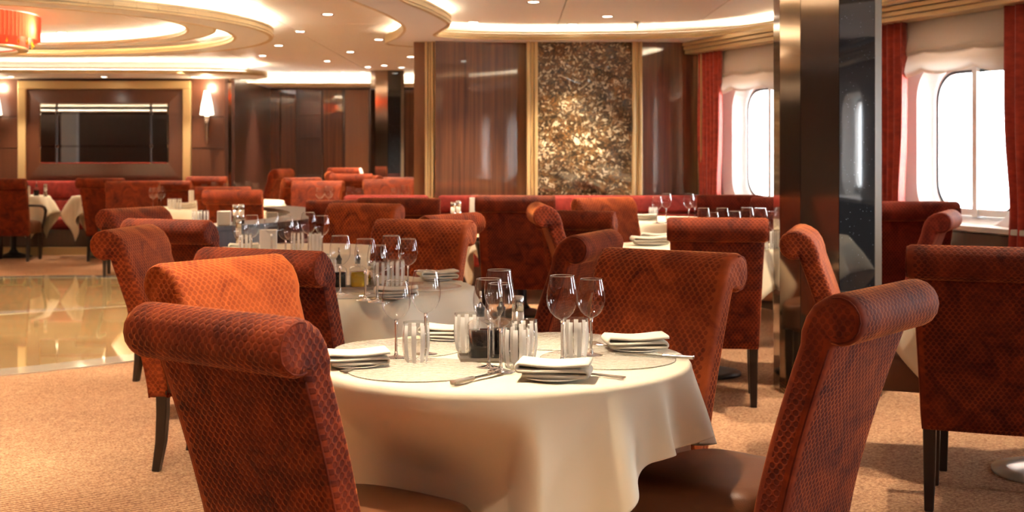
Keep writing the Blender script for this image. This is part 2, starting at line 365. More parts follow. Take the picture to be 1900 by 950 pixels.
# wall with rounded holes: strips between windows, and a surround per window bridging rectangle to rounded rectangle
def surround(mb, c, y):
    inner = rrect(c, (WZ0+WZ1)/2, WW+.22, WZ1-WZ0+.22, .32); n = len(inner); hw = 1.35
    outer = []
    for (a, b) in inner:
        dx, dz = a-c, b-(WZ0+WZ1)/2
        s = min(hw/abs(dx) if abs(dx) > 1e-6 else 9e9, (1.15 if dz > 0 else 1.365)/abs(dz) if abs(dz) > 1e-6 else 9e9)
        outer.append((c+dx*s, (WZ0+WZ1)/2+dz*s))
    # corner points
    v = [(a, y, b) for a, b in inner]+[(a, y, b) for a, b in outer]
    f = [(k, (k+1) % n, n+(k+1) % n, n+k) for k in range(n)]
    mb.add(v, f)
    return inner
ww = MB()
for c in WIN:
    inn = surround(ww, c, 0); n = len(inn)
    # flared reveal
    o1 = rrect(c, (WZ0+WZ1)/2, WW+.04, WZ1-WZ0+.04, .25); o2 = rrect(c, (WZ0+WZ1)/2, WW-.07, WZ1-WZ0-.07, .21)
    ww.add([(a, 0, b) for a, b in inn]+[(a, .05, b) for a, b in o1]+[(a, .22, b) for a, b in o2], [q for k in range(n) for q in ((k, n+k, n+(k+1) % n, (k+1) % n), (n+k, 2*n+k, 2*n+(k+1) % n, n+(k+1) % n))])
c0, c1 = WIN[0]-1.35, WIN[-1]+1.35
ww.box(c1, WALL_LEN+2, 0, .2, 0, 2.6); ww.box(c0-.6, c0, 0, .2, 0, 2.6)
ww.box(c0-.6, c1, .24, .26, 2.2, 2.6)
wr = ww.build('wall_right', 'white'); wr.matrix_world = WM; tag(wr, 'white moulded ship side wall with rounded windows', kind='structure')
for i, c in enumerate(WIN):
    w = empty('window_%d' % (i+1)); w.matrix_world = WM; tag(w, kind='structure')
    w['label'] = ['tall rounded window between the wall panels and the black column', 'large rounded window right of the black column'][i] if i < 2 else 'rounded window further along the side wall, outside the view'
    a = rrect(c, (WZ0+WZ1)/2, WW-.06, WZ1-WZ0-.06, .215); b_ = rrect(c, (WZ0+WZ1)/2, WW-.12, WZ1-WZ0-.12, .19); n = len(a)
    fr = MB(); fr.add([(p, .17, q) for p, q in a]+[(p, .17, q) for p, q in b_]+[(p, .21, q) for p, q in a]+[(p, .21, q) for p, q in b_],
        [q for k in range(n) for q in ((k, (k+1) % n, n+(k+1) % n, n+k), (n+k, n+(k+1) % n, 3*n+(k+1) % n, 3*n+k))])
    fr.build('window_frame', 'white', w)
    a = rrect(c, (WZ0+WZ1)/2, WW-.10, WZ1-WZ0-.10, .2); b_ = rrect(c, (WZ0+WZ1)/2, WW-.14, WZ1-WZ0-.14, .185)
    fr = MB(); fr.add([(p, .163, q) for p, q in a]+[(p, .163, q) for p, q in b_]+[(p, .168, q) for p, q in a], [q for k in range(n) for q in ((k, (k+1) % n, n+(k+1) % n, n+k), (k, 2*n+k, 2*n+(k+1) % n, (k+1) % n))])
    g = fr.build('gasket', 'gasket', w); g['label'] = 'thin dark blue gasket'
    box('mullion', 'white', c-.024, c+.024, .14, .2, WZ0+.02, WZ1-.02, w)
    box('bottom_rail', 'white', c-WW/2+.1, c+WW/2-.1, .15, .2, WZ0+.035, WZ0+.075, w)
    for s in (-1, 1):
        pane = MB().add([(c+s*.012, .19, WZ0+.03), (c+s*(WW/2-.06), .19, WZ0+.03), (c+s*(WW/2-.06), .19, WZ1-.03), (c+s*.012, .19, WZ1-.03)], [(0, 1, 2, 3)]).build('pane', 'glass', w)
    sl = box('window_sill', 'white', c-1.1, c+1.1, -.14, .06, .80, .835, w, .006)
    lt = bpy.data.lights.new('daylight', 'AREA'); lt.shape = 'RECTANGLE'; lt.size = WW; lt.size_y = WZ1-WZ0; lt.cycles.is_portal = True
    lo = bpy.data.objects.new('window_daylight_%d' % (i+1), lt); COL.objects.link(lo)
    lo.matrix_world = WM @ Matrix.Translation((c, .3, (WZ0+WZ1)/2)) @ Matrix.Rotation(-PI/2, 4, 'X')
# dark dado under the sills, cornice, posts
d = box('wall_dado', 'dark_panel', 0, WALL_LEN, -.05, 0, 0, .78); d.matrix_world = WM; tag(d, 'dark wood dado below the window sills', kind='structure')
tr = empty('trim_1'); tr.matrix_world = WM; tag(tr, 'ribbed gold cornice above the curtains', kind='structure')
for k in range(3):
    box('moulding', 'gold', 0, WALL_LEN, -.22-.012*k, -.06, 2.19+.036*k, 2.19+.036*k+.031, tr, .004)
box('backing', 'brown_edge', 0, WALL_LEN, -.21, -.05, 2.195, 2.30, tr)
def curtain(t0, t1, label, seed):
    r = random.Random(seed); nx = 60; nz = 14; v = []; ph = [r.random()*6 for _ in range(4)]
    for j in range(nz+1):
        z = .45+(2.19-.45)*j/nz; g = 1-.22*math.exp(-((z-.95)/.35)**2)
        for i in range(nx+1):
            u = i/nx; t = t0+(t1-t0)*(.5+(u-.5)*g)
            y = -.11+.032*math.sin(u*PI*11+ph[0]+.4*math.sin(z*2+ph[1]))+.010*math.sin(u*PI*23+ph[2]+z)
            v.append((t, y, z))
    f = [(j*(nx+1)+i, j*(nx+1)+i+1, (j+1)*(nx+1)+i+1, (j+1)*(nx+1)+i) for j in range(nz) for i in range(nx)]
    o = link('curtain', mesh('curtain', v, f), 'curtain', smooth=True); o.matrix_world = WM
    md = o.modifiers.new('thick', 'SOLIDIFY'); md.thickness = .004
    tag(o, label, 'curtain', 'red curtains by the windows')
curtain(.06, .50, 'red pleated curtain left of the window beyond the black column', 1)
curtain(WIN[0]+.70, WIN[0]+1.1, 'red pleated curtain hidden behind the black column', 2)
curtain(2.78, 3.2, 'red pleated curtain just right of the black column', 3)
curtain(4.2, 4.75, 'red pleated curtain at the right edge of the photo', 4)
def blind(c, label, seed):
    nx = 48; prof = [(2.24, -.035), (2.16, -.05), (2.08, -.065), (2.01, -.085), (1.975, -.075), (1.99, -.05), (1.965, -.06), (1.93, -.08), (1.885, -.09), (1.85, -.07), (1.86, -.045)]
    v = []; t0, t1 = c-.78, c+.78
    for i in range(nx+1):
        u = i/nx; s = abs(math.sin(u*PI*3)); 
        for k, (z, y) in enumerate(prof):
            lo = k/len(prof)
            v.append((t0+(t1-t0)*u, y-.012*s*lo*2, z-.045*(s**.8)*lo+.012*math.sin(u*9+k)*lo))
    n = len(prof); f = [(i*n+k, (i+1)*n+k, (i+1)*n+k+1, i*n+k+1) for i in range(nx) for k in range(n-1)]
    o = link('roman_blind', mesh('blind', v, f), 'blind', smooth=True); o.matrix_world = WM; tag(o, label, 'blind', 'sheer cream roman blinds')
blind(WIN[0], 'sheer cream roman blind on the farther window', 1)
blind(WIN[1], 'sheer cream roman blind on the window right of the column', 2)
# ---- panelled partition wall (Y=12)
pw = empty('wall_back'); tag(pw, 'lacquered wood partition with gold pilasters and shell mosaic', kind='structure')
box('wall_core', 'panel_wood', -.88, 1.95, 12.14, 12.5, 0, SOF, pw); box('cove_back', 'plaster', -.88, 1.95, 12.10, 12.5, SOF, CEIL, pw)
box('end_panel', 'brown_edge', X(768, 12.0), X(790, 12.0), 12.0, 12.6, 0, SOF, pw)
def pilaster(xa, xb, k=3):
    w = (xb-xa)/k
    for i in range(k):
        box('moulding', 'gold', xa+i*w+.002, xa+(i+1)*w-.002, 11.93+(.018 if i % 2 else 0), 12.15, 0, SOF, pw, .005)
pilaster(X(789, 12), X(811, 12), 4); pilaster(X(977, 12), X(998, 12)); pilaster(X(1172, 12), X(1191, 12)); pilaster(X(1297, 12), X(1316, 12), 3)
MB().prism([(-.69, 11.90), (.13, 12.11), (.13, 12.14), (-.69, 12.14)], 0, SOF).build('lacquer_panel', 'gloss_wood', pw)
MB().prism([(1.17, 11.99), (1.72, 12.09), (1.72, 12.14), (1.17, 12.14)], 0, SOF).build('lacquer_panel', 'gloss_wood', pw)
# mosaic: wavy relief sheet
nx, nz = 40, 70; v = []
for j in range(nz+1):
    z = .3+(SOF-.3)*j/nz
    for i in range(nx+1):
        u = i/nx; xx = .225+.87*u
        y = 11.995+.012*math.sin(z*9+1.2*math.sin(u*5))+.010*math.sin(u*8+z*5)+.006*math.sin(z*23+u*11)
        v.append((xx, y, z))
f = [(j*(nx+1)+i, j*(nx+1)+i+1, (j+1)*(nx+1)+i+1, (j+1)*(nx+1)+i) for j in range(nz) for i in range(nx)]
link('mosaic_panel', mesh('mosaic', v, f), 'mosaic', pw, True)['label'] = 'glossy brown and cream shell mosaic panel'
# banquette along it
def banquette(name, x0, x1, yb, top, label, rolls=2, depth=.62, face=-1):
    b = empty(name, ((x0+x1)/2, yb, 0)); tag(b, label, 'banquette')
    L = (x1-x0)/2
    zs = [.44+(top-.44)*k/rolls for k in range(rolls+1)]
    for k in range(rolls):
        MB().box(-L, L, min(0, face*.14), max(0, face*.14), zs[k]+.003, zs[k+1]-.003).build('backrest_roll', 'banquette', b, .03, True, 3)
    MB().box(-L, L, min(face*.12, face*depth), max(face*.12, face*depth), .32, .46).build('seat', 'banquette', b, .03, True, 3)
    MB().box(-L, L, min(0, face*(depth-.05)), max(0, face*(depth-.05)), 0, .32).build('plinth', 'dark_panel', b)
    return b
banquette('banquette', -.66, 1.72, 11.86, .915, 'long dusty red banquette along the lacquered partition wall', 3)
# ---- left wall with mirror (Y=17.3)
YL = 17.3
lw = empty('wall_mirror_side'); tag(lw, 'walnut panelled end wall with gold frame and mirror', kind='structure')
box('wall_core', 'panel_wood', -15.2, X(430, YL), YL+.03, YL+.3, 0, 2.27, lw); box('cove_back', 'plaster', -15.2, X(455, YL), YL-.45, YL+.3, 2.292, CEIL, lw)
fx0, fx1 = X(35, YL), X(355, YL)
pz = [.0, .75, 1.34, 1.75, 2.26]
for (a, b) in ((-15.2, -10.4), (-10.4, X(-45, YL)), (X(-44, YL), fx0), (fx1, X(418, YL))):
    for k in range(4): box('panel', 'panel_wood', a+.004, b-.004, YL, YL+.03, pz[k]+.006, pz[k+1]-.006, lw, .004)
# corner post
for k, (a, b, m) in enumerate(((418, 424, 'dark_panel'), (424, 430, 'bronze_mirror'), (430, 436, 'dark_panel'))):
    box('corner_post', m, X(a, YL)+.001, X(b, YL)-.001, YL-.02, YL+.3, 0, 2.26, lw)
gf = 0.105
for nm, a in (('gold_frame', (fx0, fx0+gf, YL-.05, YL+.03, .5, 2.118)), ('gold_frame', (fx1-gf, fx1, YL-.05, YL+.03, .5, 2.118)), ('gold_frame', (fx0, fx1, YL-.05, YL+.03, 2.12, 2.225))):
    box(nm, 'gold', *a, lw, .008)
# bevelled brown surround
mx0, mx1, mz0, mz1 = X(78, YL), X(316, YL), 1.145, 1.93
ox0, ox1, oz0, oz1 = fx0+gf, fx1-gf, .88, 2.12
MB().add([(ox0, YL-.01, oz0), (ox1, YL-.01, oz0), (ox1, YL-.01, oz1), (ox0, YL-.01, oz1), (mx0, YL-.07, mz0), (mx1, YL-.07, mz0), (mx1, YL-.07, mz1), (mx0, YL-.07, mz1)],
    [(0, 1, 5, 4), (1, 2, 6, 5), (2, 3, 7, 6), (3, 0, 4, 7)]).build('bevelled_surround', 'panel_wood', lw)
xs = [mx0, X(110, YL), X(284, YL), mx1]; zs = [mz0, 1.37, 1.80, mz1]
for i in range(3):
    for j in range(3):
        o = MB().box(xs[i]+.002, xs[i+1]-.002, YL-.10, YL-.07, zs[j]+.002, zs[j+1]-.002).build('mirror_pane', 'mirror', lw, .014, seg=1)
banquette('banquette', -9.0, -3.75, YL-.06, .925, 'red banquette under the framed wall mirror', 2, .6)
bb = box('baseboard_left', 'gold', -9.2, -3.7, YL-.72, YL-.66, 0, .10, None, .004); tag(bb, 'pale gold skirting below the far banquette', kind='structure')
# sconces
def sconce(px, label):
    r = empty('wall_sconce', (X(px, YL), YL-.005, 1.78)); tag(r, label, 'wall lamp', 'wall sconces by the mirror')
    lathe('lamp_shade', [(.09, -.12), (.075, .0), (.05, .12), (.035, .19)], 'sconce', r, 20).location = (0, -.12, .12)
    lathe('crystal_stem', [(.0, -.42), (.012, -.38), (.022, -.3), (.03, -.16), (.038, -.04), (.02, .0), (0, .0)], 'steel', r, 10).location = (0, -.12, .02)
    box('wall_plate', 'steel', -.03, .03, -.12, 0, -.05, 0, r, .004)
    l_ = bpy.data.lights.new('sconce_light', 'POINT'); l_.energy = 7; l_.color = (1, .75, .48); l_.shadow_soft_size = .05
    o = bpy.data.objects.new('sconce_light', l_); COL.objects.link(o); o.parent = r; o.location = (0, -.16, .36)
sconce(388, 'lit crystal wall sconce right of the framed mirror'); sconce(-3, 'lit crystal wall sconce at the left edge of the photo')
# ---- far wall
FY = 20.0
fw = empty('wall_far'); tag(fw, 'dark panelled far wall beyond the dining tables', kind='structure')
box('wall_core', 'dark_panel', -5.2, 2.0, FY+.03, FY+.2, 0, 2.29, fw); box('cove_back', 'plaster', -5.2, 2.0, FY-.4, FY+.2, 2.3, CEIL, fw)
segs = [(432, 475, 'dark_panel', 1), (475, 520, 'gloss_wood', 0), (520, 549, 'gloss_wood', 0), (552, 598, 'dark_panel', 1), (600, 636, 'gloss_wood', 0), (640, 684, 'brown_edge', 0), (686, 730, 'dark_panel', 1), (732, 775, 'gloss_wood', 0)]
for a, b, m, joints in segs:
    zz = [0, .95, 1.49, 1.85, 2.24] if joints else [0, 2.24]
    for k in range(len(zz)-1): box('panel', m, X(a, FY)+.004, X(b, FY)-.004, FY, FY+.03, zz[k]+.008, zz[k+1]-.008, fw, .004)
wallbox('wall_return', 'dark side return of the mirror wall', 'dark_panel', -3.72, -3.66, YL+.3, FY, 0, 2.26)
# ---- soffits and coves
def soffit(name, outline, z0, label, fascia=None, gold_h=.07, strip=None):
    s = MB().prism(outline, z0, z0+.03).build(name, 'plaster'); tag(s, label, kind='structure')
    if fascia:
        for k in range(3):
            mb = MB(); pts = fascia
            for i in range(len(pts)-1):
                a, b = Vector((*pts[i], 0)), Vector((*pts[i+1], 0)); d = (b-a).normalized(); nrm = Vector((-d.y, d.x, 0))*(.02+.006*(k % 2))
                q = [a-nrm, b-nrm, b+nrm*.2, a+nrm*.2]
                mb.prism([(p.x, p.y) for p in q], z0-.005+k*gold_h/3, z0-.005+(k+1)*gold_h/3-.003)
            mb.build('moulding', 'gold', s)
    if strip:
        mb = MB()
        for i in range(len(strip)-1):
            a, b = Vector((*strip[i], 0)), Vector((*strip[i+1], 0)); d = (b-a).normalized(); nrm = Vector((-d.y, d.x, 0))*.018
            mb.prism([((a-nrm).x, (a-nrm).y), ((b-nrm).x, (b-nrm).y), ((b+nrm).x, (b+nrm).y), ((a+nrm).x, (a+nrm).y)], z0+.035, z0+.05)
        mb.build('light_strip', 'cove', s)
    return s
def smooth_path(pts, n=6, closed=False):
    out = []; N = len(pts)
    rng = range(N if closed else N-1)
    for i in rng:
        if closed: p = [pts[(i+k-1) % N] for k in range(4)]
        else: p = [pts[max(i-1, 0)], pts[i], pts[i+1], pts[min(i+2, N-1)]]
        for k in range(n):
            t = k/n; out.append(tuple(.5*(2*p[1][c]+(p[2][c]-p[0][c])*t+(2*p[0][c]-5*p[1][c]+4*p[2][c]-p[3][c])*t*t+(3*p[1][c]-p[0][c]-3*p[2][c]+p[3][c])*t**3) for c in (0, 1)))
    if not closed: out.append(tuple(pts[-1]))
    return out
def offset(path, d):
    out = []
    for i, p in enumerate(path):
        a = Vector((*path[max(i-1, 0)], 0)); b = Vector((*path[min(i+1, len(path)-1)], 0)); t = (b-a).normalized(); out.append((p[0]-t.y*d, p[1]+t.x*d))
    return out
# left soffit
lp = smooth_path([(-9.2, 16.05), (-7, 16.0), (-5, 16.05), (-3.9, 16.15), (-3.3, 16.4), (-3.15, 16.9), (-3.45, 17.6)], 6)
soffit('trim_2', lp+[(-9.2, 17.6)], 2.26, 'dropped soffit with cove light above the mirror wall', lp, .07, offset(lp, .14)[1:-2])
# far soffit
fp = smooth_path([(-4.3, 18.95), (-3.6, 19.1), (-2.5, 19.2), (-1, 19.25), (.5, 19.2), (1.9, 19.2)], 5)
soffit('trim_3', [(-4.3, 20.3)]+fp+[(1.9, 20.3)], 2.27, 'dropped soffit with cove light along the far wall', fp, .06, offset(fp, .14))
lq = [(-15.1, 2.2), (-8.0, 2.2)]
soffit('trim_6', [(-15.1, 2.2), (-8.0, 2.2), (-8.0, .8), (-15.1, .8)], 2.26, 'dropped soffit over the near left of the room, outside the view', lq, .07, [(-15, 2.05), (-8.1, 2.05)])
soffit('trim_7', [(-15.1, -3.1), (-13.9, -3.1), (-13.9, 15.5), (-15.1, 15.5)], 2.26, 'dropped soffit along the left side wall, outside the view', [(-13.9, 15.5), (-13.9, -3.1)], .07, [(-14.05, 15.4), (-14.05, -3)])
# right soffit around the second oval coffer
hole = smooth_path([(2.9, 7.6), (2.53, 8.95), (2.17, 10.6), (1.75, 11.35), (1.2, 11.65), (.24, 11.75), (-.35, 11.65), (-.66, 11.4), (-.60, 10.9), (-.50, 10.3), (-.60, 9.4), (-.74, 8.6), (-.75, 7.4), (-.45, 6.0), (.2, 4.9), (1.2, 4.3), (2.3, 4.6), (3.0, 6.0)], 5, True)
outer_r = [(2.95, 8.6), (2.36, 10.4), (1.80, 12.05), (-.80, 12.12), (-1.0, 12.5)]
lefte = smooth_path([(-.95, 12.55), (-1.17, 12.2), (-.98, 11.4), (-.87, 10.55), (-.92, 9.6), (-1.06, 8.66), (-1.25, 7.2), (-1.2, 5.5), (-.7, 4.0), (.3, 3.2), (1.5, 2.9)], 6)
# slab as ring triangulated by bmesh
def holed(name, outer, inner, z0, th, m, label):
    bm = bmesh.new()
    def loop(pts): 
        vs_ = [bm.verts.new((p[0], p[1], z0)) for p in pts]; return [bm.edges.new((vs_[i], vs_[(i+1) % len(vs_)])) for i in range(len(vs_))]
    e = loop(outer)+loop(inner); bmesh.ops.triangle_fill(bm, use_beauty=True, edges=e)
    r = bmesh.ops.extrude_face_region(bm, geom=list(bm.faces)); bmesh.ops.translate(bm, vec=(0, 0, th), verts=[q for q in r['geom'] if isinstance(q, bmesh.types.BMVert)])
    bmesh.ops.recalc_face_normals(bm, faces=bm.faces)
    me = bpy.data.meshes.new(name); bm.to_mesh(me); bm.free(); o = link(name, me, m); tag(o, label, kind='structure'); return o
outer_all = lefte+[(3.0, 2.9), (4.75, 3.1), (4.2, 4.8)]+outer_r[:4]
rs = holed('trim_4', outer_all, hole, SOF, .03, 'plaster', 'curving dropped soffit band around the right hand oval ceiling recess')
def fascia(path, z0, h, parent, closed=False, out=.02, m='gold', ribs=4):
    for k in range(ribs):
        mb = MB(); N = len(path)
        for i in range(N if closed else N-1):
            a, b = Vector((*path[i], 0)), Vector((*path[(i+1) % N], 0)); d = b-a
            if d.length < 1e-5: continue
            d.normalize(); nr = Vector((-d.y, d.x, 0))
            o_ = out+(.008 if k % 2 else 0)
            mb.prism([((a-nr*.004).x, (a-nr*.004).y), ((b-nr*.004).x, (b-nr*.004).y), ((b+nr*o_).x, (b+nr*o_).y), ((a+nr*o_).x, (a+nr*o_).y)], z0+k*h/ribs, z0+(k+1)*h/ribs-.002)
        mb.build('moulding', m, parent)
def strip(path, z, parent, closed=False, w=.016):
    mb = MB(); N = len(path)
    for i in range(N if closed else N-1):
        a, b = Vector((*path[i], 0)), Vector((*path[(i+1) % N], 0)); d = b-a
        if d.length < 1e-5: continue
        d.normalize(); nr = Vector((-d.y, d.x, 0))*w
        mb.prism([((a-nr).x, (a-nr).y), ((b-nr).x, (b-nr).y), ((b+nr).x, (b+nr).y), ((a+nr).x, (a+nr).y)], z, z+.012)
    o = mb.build('light_strip', 'cove', parent); return o
hc = hole[::-1]  # clockwise so +normal points outward... chosen by sign below
fascia([tuple(p) for p in hole], SOF-.004, .075, rs, True, .02)
cxh = Vector((1.1, 8.1, 0))
def scale_path(path, c, d):
    out = []
    for p in path:
        v = Vector((*p, 0))-c; out.append(tuple((c+v*(1+d/v.length)).xy))
    return out
strip(scale_path(hole, cxh, .11), SOF+.035, rs, True)
fascia(lefte, SOF-.004, .075, rs, False, .02, 'gold', 3)
strip(offset(lefte, .12), SOF+.035, rs)
# ---- oval ceiling ring with chandelier
RC = Vector((-4.78, 10.7, 0))
rg = empty('trim_5'); tag(rg, 'large double ring ceiling cove around the chandelier', kind='structure')
def circ(r, n=96): return [(RC.x+r*math.cos(2*PI*i/n), RC.y+r*math.sin(2*PI*i/n)) for i in range(n)]
ring_mesh(MB(), circ(2.77), circ(2.49), 2.27, 2.29).build('ring_band', 'plaster', rg)
fascia(circ(2.77)[::-1], 2.266, .074, rg, True, .028, 'gold', 4); fascia(circ(2.49), 2.266, .05, rg, True, .02, 'gold', 2)
strip(circ(2.69), 2.295, rg, True); strip(circ(2.57), 2.295, rg, True)
ring_mesh(MB(), circ(2.31), circ(2.10), 2.335, 2.347).build('ring_band', 'plaster', rg)
fascia(circ(2.31)[::-1], 2.331, .035, rg, True, .018, 'gold', 2); fascia(circ(2.10), 2.331, .035, rg, True, .018, 'gold', 2)
strip(circ(2.24), 2.352, rg, True); strip(circ(2.16), 2.352, rg, True)
ch = empty('chandelier', (RC.x, RC.y, 2.175)); tag(ch, 'large round coral pleated drum chandelier at the top left', 'chandelier')
def drum(r, z0, z1, n=260, a=.008): 
    v = []; 
    for i in range(n):
        rr = r+a*(1 if i % 2 else -1); t = 2*PI*i/n; v += [(rr*math.cos(t), rr*math.sin(t), z0), (rr*math.cos(t), rr*math.sin(t), z1)]
    return MB().add(v, [(2*i, 2*((i+1) % n), 2*((i+1) % n)+1, 2*i+1) for i in range(n)])
drum(.90, .045, .24).build('outer_shade', 'shade', ch); drum(.80, -.03, .18).build('inner_shade', 'shade', ch)
lathe('rim', [(.73, -.04), (.81, -.04), (.81, -.02), (.73, -.02), (.73, -.04)], 'gold', ch, 64)
lathe('diffuser', [(0, -.01), (.73, -.01)], 'diffuser', ch, 48)
for k in range(36):
    a = 2*PI*k/36; o = lathe('crystal', [(0, -.02), (.012, 0), (.0, .03)], 'oil', ch, 6) if k == 0 else cr0.copy()
    if k == 0: cr0 = o
    else: COL.objects.link(o)
    o.location = (.85*math.cos(a), .85*math.sin(a), .01)
for k in range(8):
    a = 2*PI*k/8; l_ = bpy.data.lights.new('chandelier_bulb', 'POINT'); l_.energy = 4.5; l_.color = WARM; l_.shadow_soft_size = .05
    o = bpy.data.objects.new('chandelier_bulb', l_); COL.objects.link(o); o.parent = ch; o.location = (.85*math.cos(a), .85*math.sin(a), .12)
lc = box('trim_8', 'white', -11.75, -11.35, -.2, 0, .2, 2.3); tag(lc, 'pale column added far to the left, only for the mirror reflection', kind='structure')  # invented column, puts a bright upright strip into the mirror
# ---- downlights
dl_mesh = [None]
def downlight(x, y, z=CEIL, power=SPOT, label='small round recessed downlight in the pale ceiling', lens=True, size=1.35, grp='ceiling downlights'):
    r = empty('downlight', (x, y, z))
    tag(r, label, 'downlight', grp)
    if dl_mesh[0] is None:
        dl_mesh[0] = (lathe_mesh('trim_ring', [(.036, -.001), (.05, -.006), (.052, -.0), (.05, 0)], 20), lathe_mesh('lens', [(0, -.006), (.038, -.004)], 20))
    link('trim_ring', dl_mesh[0][0], 'steel', r); link('lens', dl_mesh[0][1], 'lamp_lens', r)
    if power:
        l_ = bpy.data.lights.new('downlight_beam', 'SPOT'); l_.energy = power; l_.color = WARM; l_.spot_size = size; l_.spot_blend = .7; l_.shadow_soft_size = .035
        o = bpy.data.objects.new('downlight_beam', l_); COL.objects.link(o); o.parent = r; o.location = (0, 0, -.02)
DLB = {(240, 20): 'downlight inside the big ring, right of the chandelier', (115, 60): 'downlight inside the big ring, just beside the chandelier', (334, 110): 'ceiling downlight just under the ring, above the mirror right half', (460, 118): 'ceiling downlight above the corner right of the wall sconce', (487, 103): 'ceiling downlight below the right tip of the ring', (557, 58): 'ceiling downlight just right of the ring tip', (608, 26): 'topmost ceiling downlight between the ring and the curved band', (650, 96): 'ceiling downlight midway between ring and curved band', (607, 113): 'ceiling downlight lower left of the midway one', (543, 139): 'small far ceiling downlight above the dark wall, left of two', (519, 149): 'farthest left small ceiling downlight above the dark wall', (683, 124): 'left downlight of the row above the far column', (713, 121): 'middle downlight of the row above the far column', (745, 125): 'right downlight of the row above the far column', (673, 134): 'tiny ceiling downlight left of the far column head', (637, 145): 'dim tiny ceiling downlight near the far cove', (703, 73): 'ceiling downlight at the tip of the curved band', (762, 105): 'ceiling downlight beside the wood end of the partition', (517, 84): 'dim ceiling downlight just below the ring tip'}
for (px, py) in [(240, 20), (115, 60), (334, 110), (460, 118), (487, 103), (557, 58), (608, 26), (650, 96), (607, 113), (543, 139), (519, 149), (683, 124), (713, 121), (745, 125), (673, 134), (637, 145), (703, 73), (762, 105), (517, 84)]:
    p = P(px, py, CEIL)
    downlight(p.x*min(1, 18.7/p.y), min(p.y, 18.7), CEIL, SPOT*1.0, DLB[(px, py)])
for (px, py) in [(20, 142), (197, 143), (367, 144)]:
    p = P(px, py, 2.26); downlight(p.x, min(p.y, 16.9), 2.26, SPOT*.5, {20: 'left', 197: 'middle', 367: 'right'}[px]+' small downlight in the soffit above the mirror wall', grp='soffit downlights')
for (px, py) in [(990, 3), (878, 41), (1127, 30), (1062, 45)]:
    p = P(px, py, CEIL); downlight(p.x, p.y, CEIL, SPOT, {990: 'nearest', 878: 'leftmost', 1127: 'rightmost', 1062: 'faint farthest'}[px]+' small downlight in the right hand oval ceiling recess', grp='recess downlights')
for (x_, y_, k) in [(-1.2, 2.2, .35), (.05, 1.9, .8), (1.3, 3.1, .5), (-.35, 3.35, 1.0), (.35, 3.95, 1.0), (-1.5, 4.3, .8), (-.75, 5.3, 1.3), (-.5, 6.1, .5), (-2.2, 6.6, 1), (-3.2, 5.0, 1.2), (-2.6, 3.2, 1), (-4.2, 7.2, 1), (1.6, 6.3, .7), (.3, 6.8, .8), (-1.1, 7.9, 1), (2.2, 5.0, .6), (2.0, 3.0, .6), (1.5, 8.1, .8), (-2.4, 9, 1), (-5, 9.5, 1), (-6.5, 13, 1), (-1.2, 13.5, 1)]:
    downlight(x_, y_, CEIL, SPOT*k, 'recessed downlight above the nearer tables, outside the view', grp='nearer downlights')
spk = lathe('sprinkler', [(0, 0), (.03, 0), (.03, -.012), (.01, -.02), (.008, -.05), (.025, -.055), (0, -.056)], 'steel_dull', None, 12); spk.location = P(1183, 40, CEIL); tag(spk, 'small sprinkler head hanging from the ceiling of the right recess', 'sprinkler')
# ---- near column
def column(x0, y0, w, name, label, zt=CEIL):
    c = empty(name, (x0, y0, 0)); tag(c, label, 'column')
    s = w/.52; pts = [(0, .13*s), (.083*s, 0), (.279*s, -.03*s), (.475*s, .0), (.52*s, .03*s), (.52*s, .30*s), (.42*s, .38*s), (.10*s, .38*s), (0, .30*s)]
    mats = ['bronze_mirror', 'bronze_mirror', 'granite', 'frame_grey', 'granite', 'bronze_mirror', 'bronze_mirror', 'bronze_mirror', 'bronze_mirror']
    ctr = Vector((.26*s, .26*s, 0))
    for i in range(len(pts)):
        a = Vector((*pts[i], 0)); b = Vector((*pts[(i+1) % len(pts)], 0)); d = (b-a).normalized(); ins = Vector((-d.y, d.x, 0))*.02
        a2, b2 = a+d*.0015, b-d*.0015
        o = MB().prism([a2.xy, b2.xy, (b2+ins).xy, (a2+ins).xy], 0, zt).build('cladding_panel', mats[i], c)
        o['label'] = {'bronze_mirror': 'bronze mirror facet', 'granite': 'black speckled granite facet', 'frame_grey': 'pale metal edge strip'}[mats[i]]
    MB().prism([(p[0]*.92+.02*s, p[1]*.92+.02*s) for p in pts], 0, zt).build('core', 'black', c)
    return c
column(1.45, 7.02, .525, 'column', 'tall dark column clad in bronze mirror and speckled black granite')
column(X(686, 18.2), 18.2, .47, 'column', 'distant dark mirrored column behind the far chairs')
# ---- curved low partition
pc = Vector((-4.3, 10.5, 0)); cp = empty('curved_partition', (pc.x, pc.y, 0)); tag(cp, 'low curved dark wood partition with polished cap by the marble floor', 'partition')
def arc(r, a0, a1, n=28): return [(r*math.cos(math.radians(a0+(a1-a0)*k/n)), r*math.sin(math.radians(a0+(a1-a0)*k/n))) for k in range(n+1)]
MB().prism(arc(2.76, -38, 38)+arc(2.60, -38, 38)[::-1], 0, .77).build('panel_body', 'dark_panel', cp)
MB().prism(arc(2.83, -39, 39)+arc(2.50, -39, 39)[::-1], .77, .80).build('cap', 'darkwood', cp)
MB().prism(arc(2.775, -38, 38)+arc(2.75, -38, 38)[::-1], .62, .64).build('metal_band', 'steel_dull', cp)

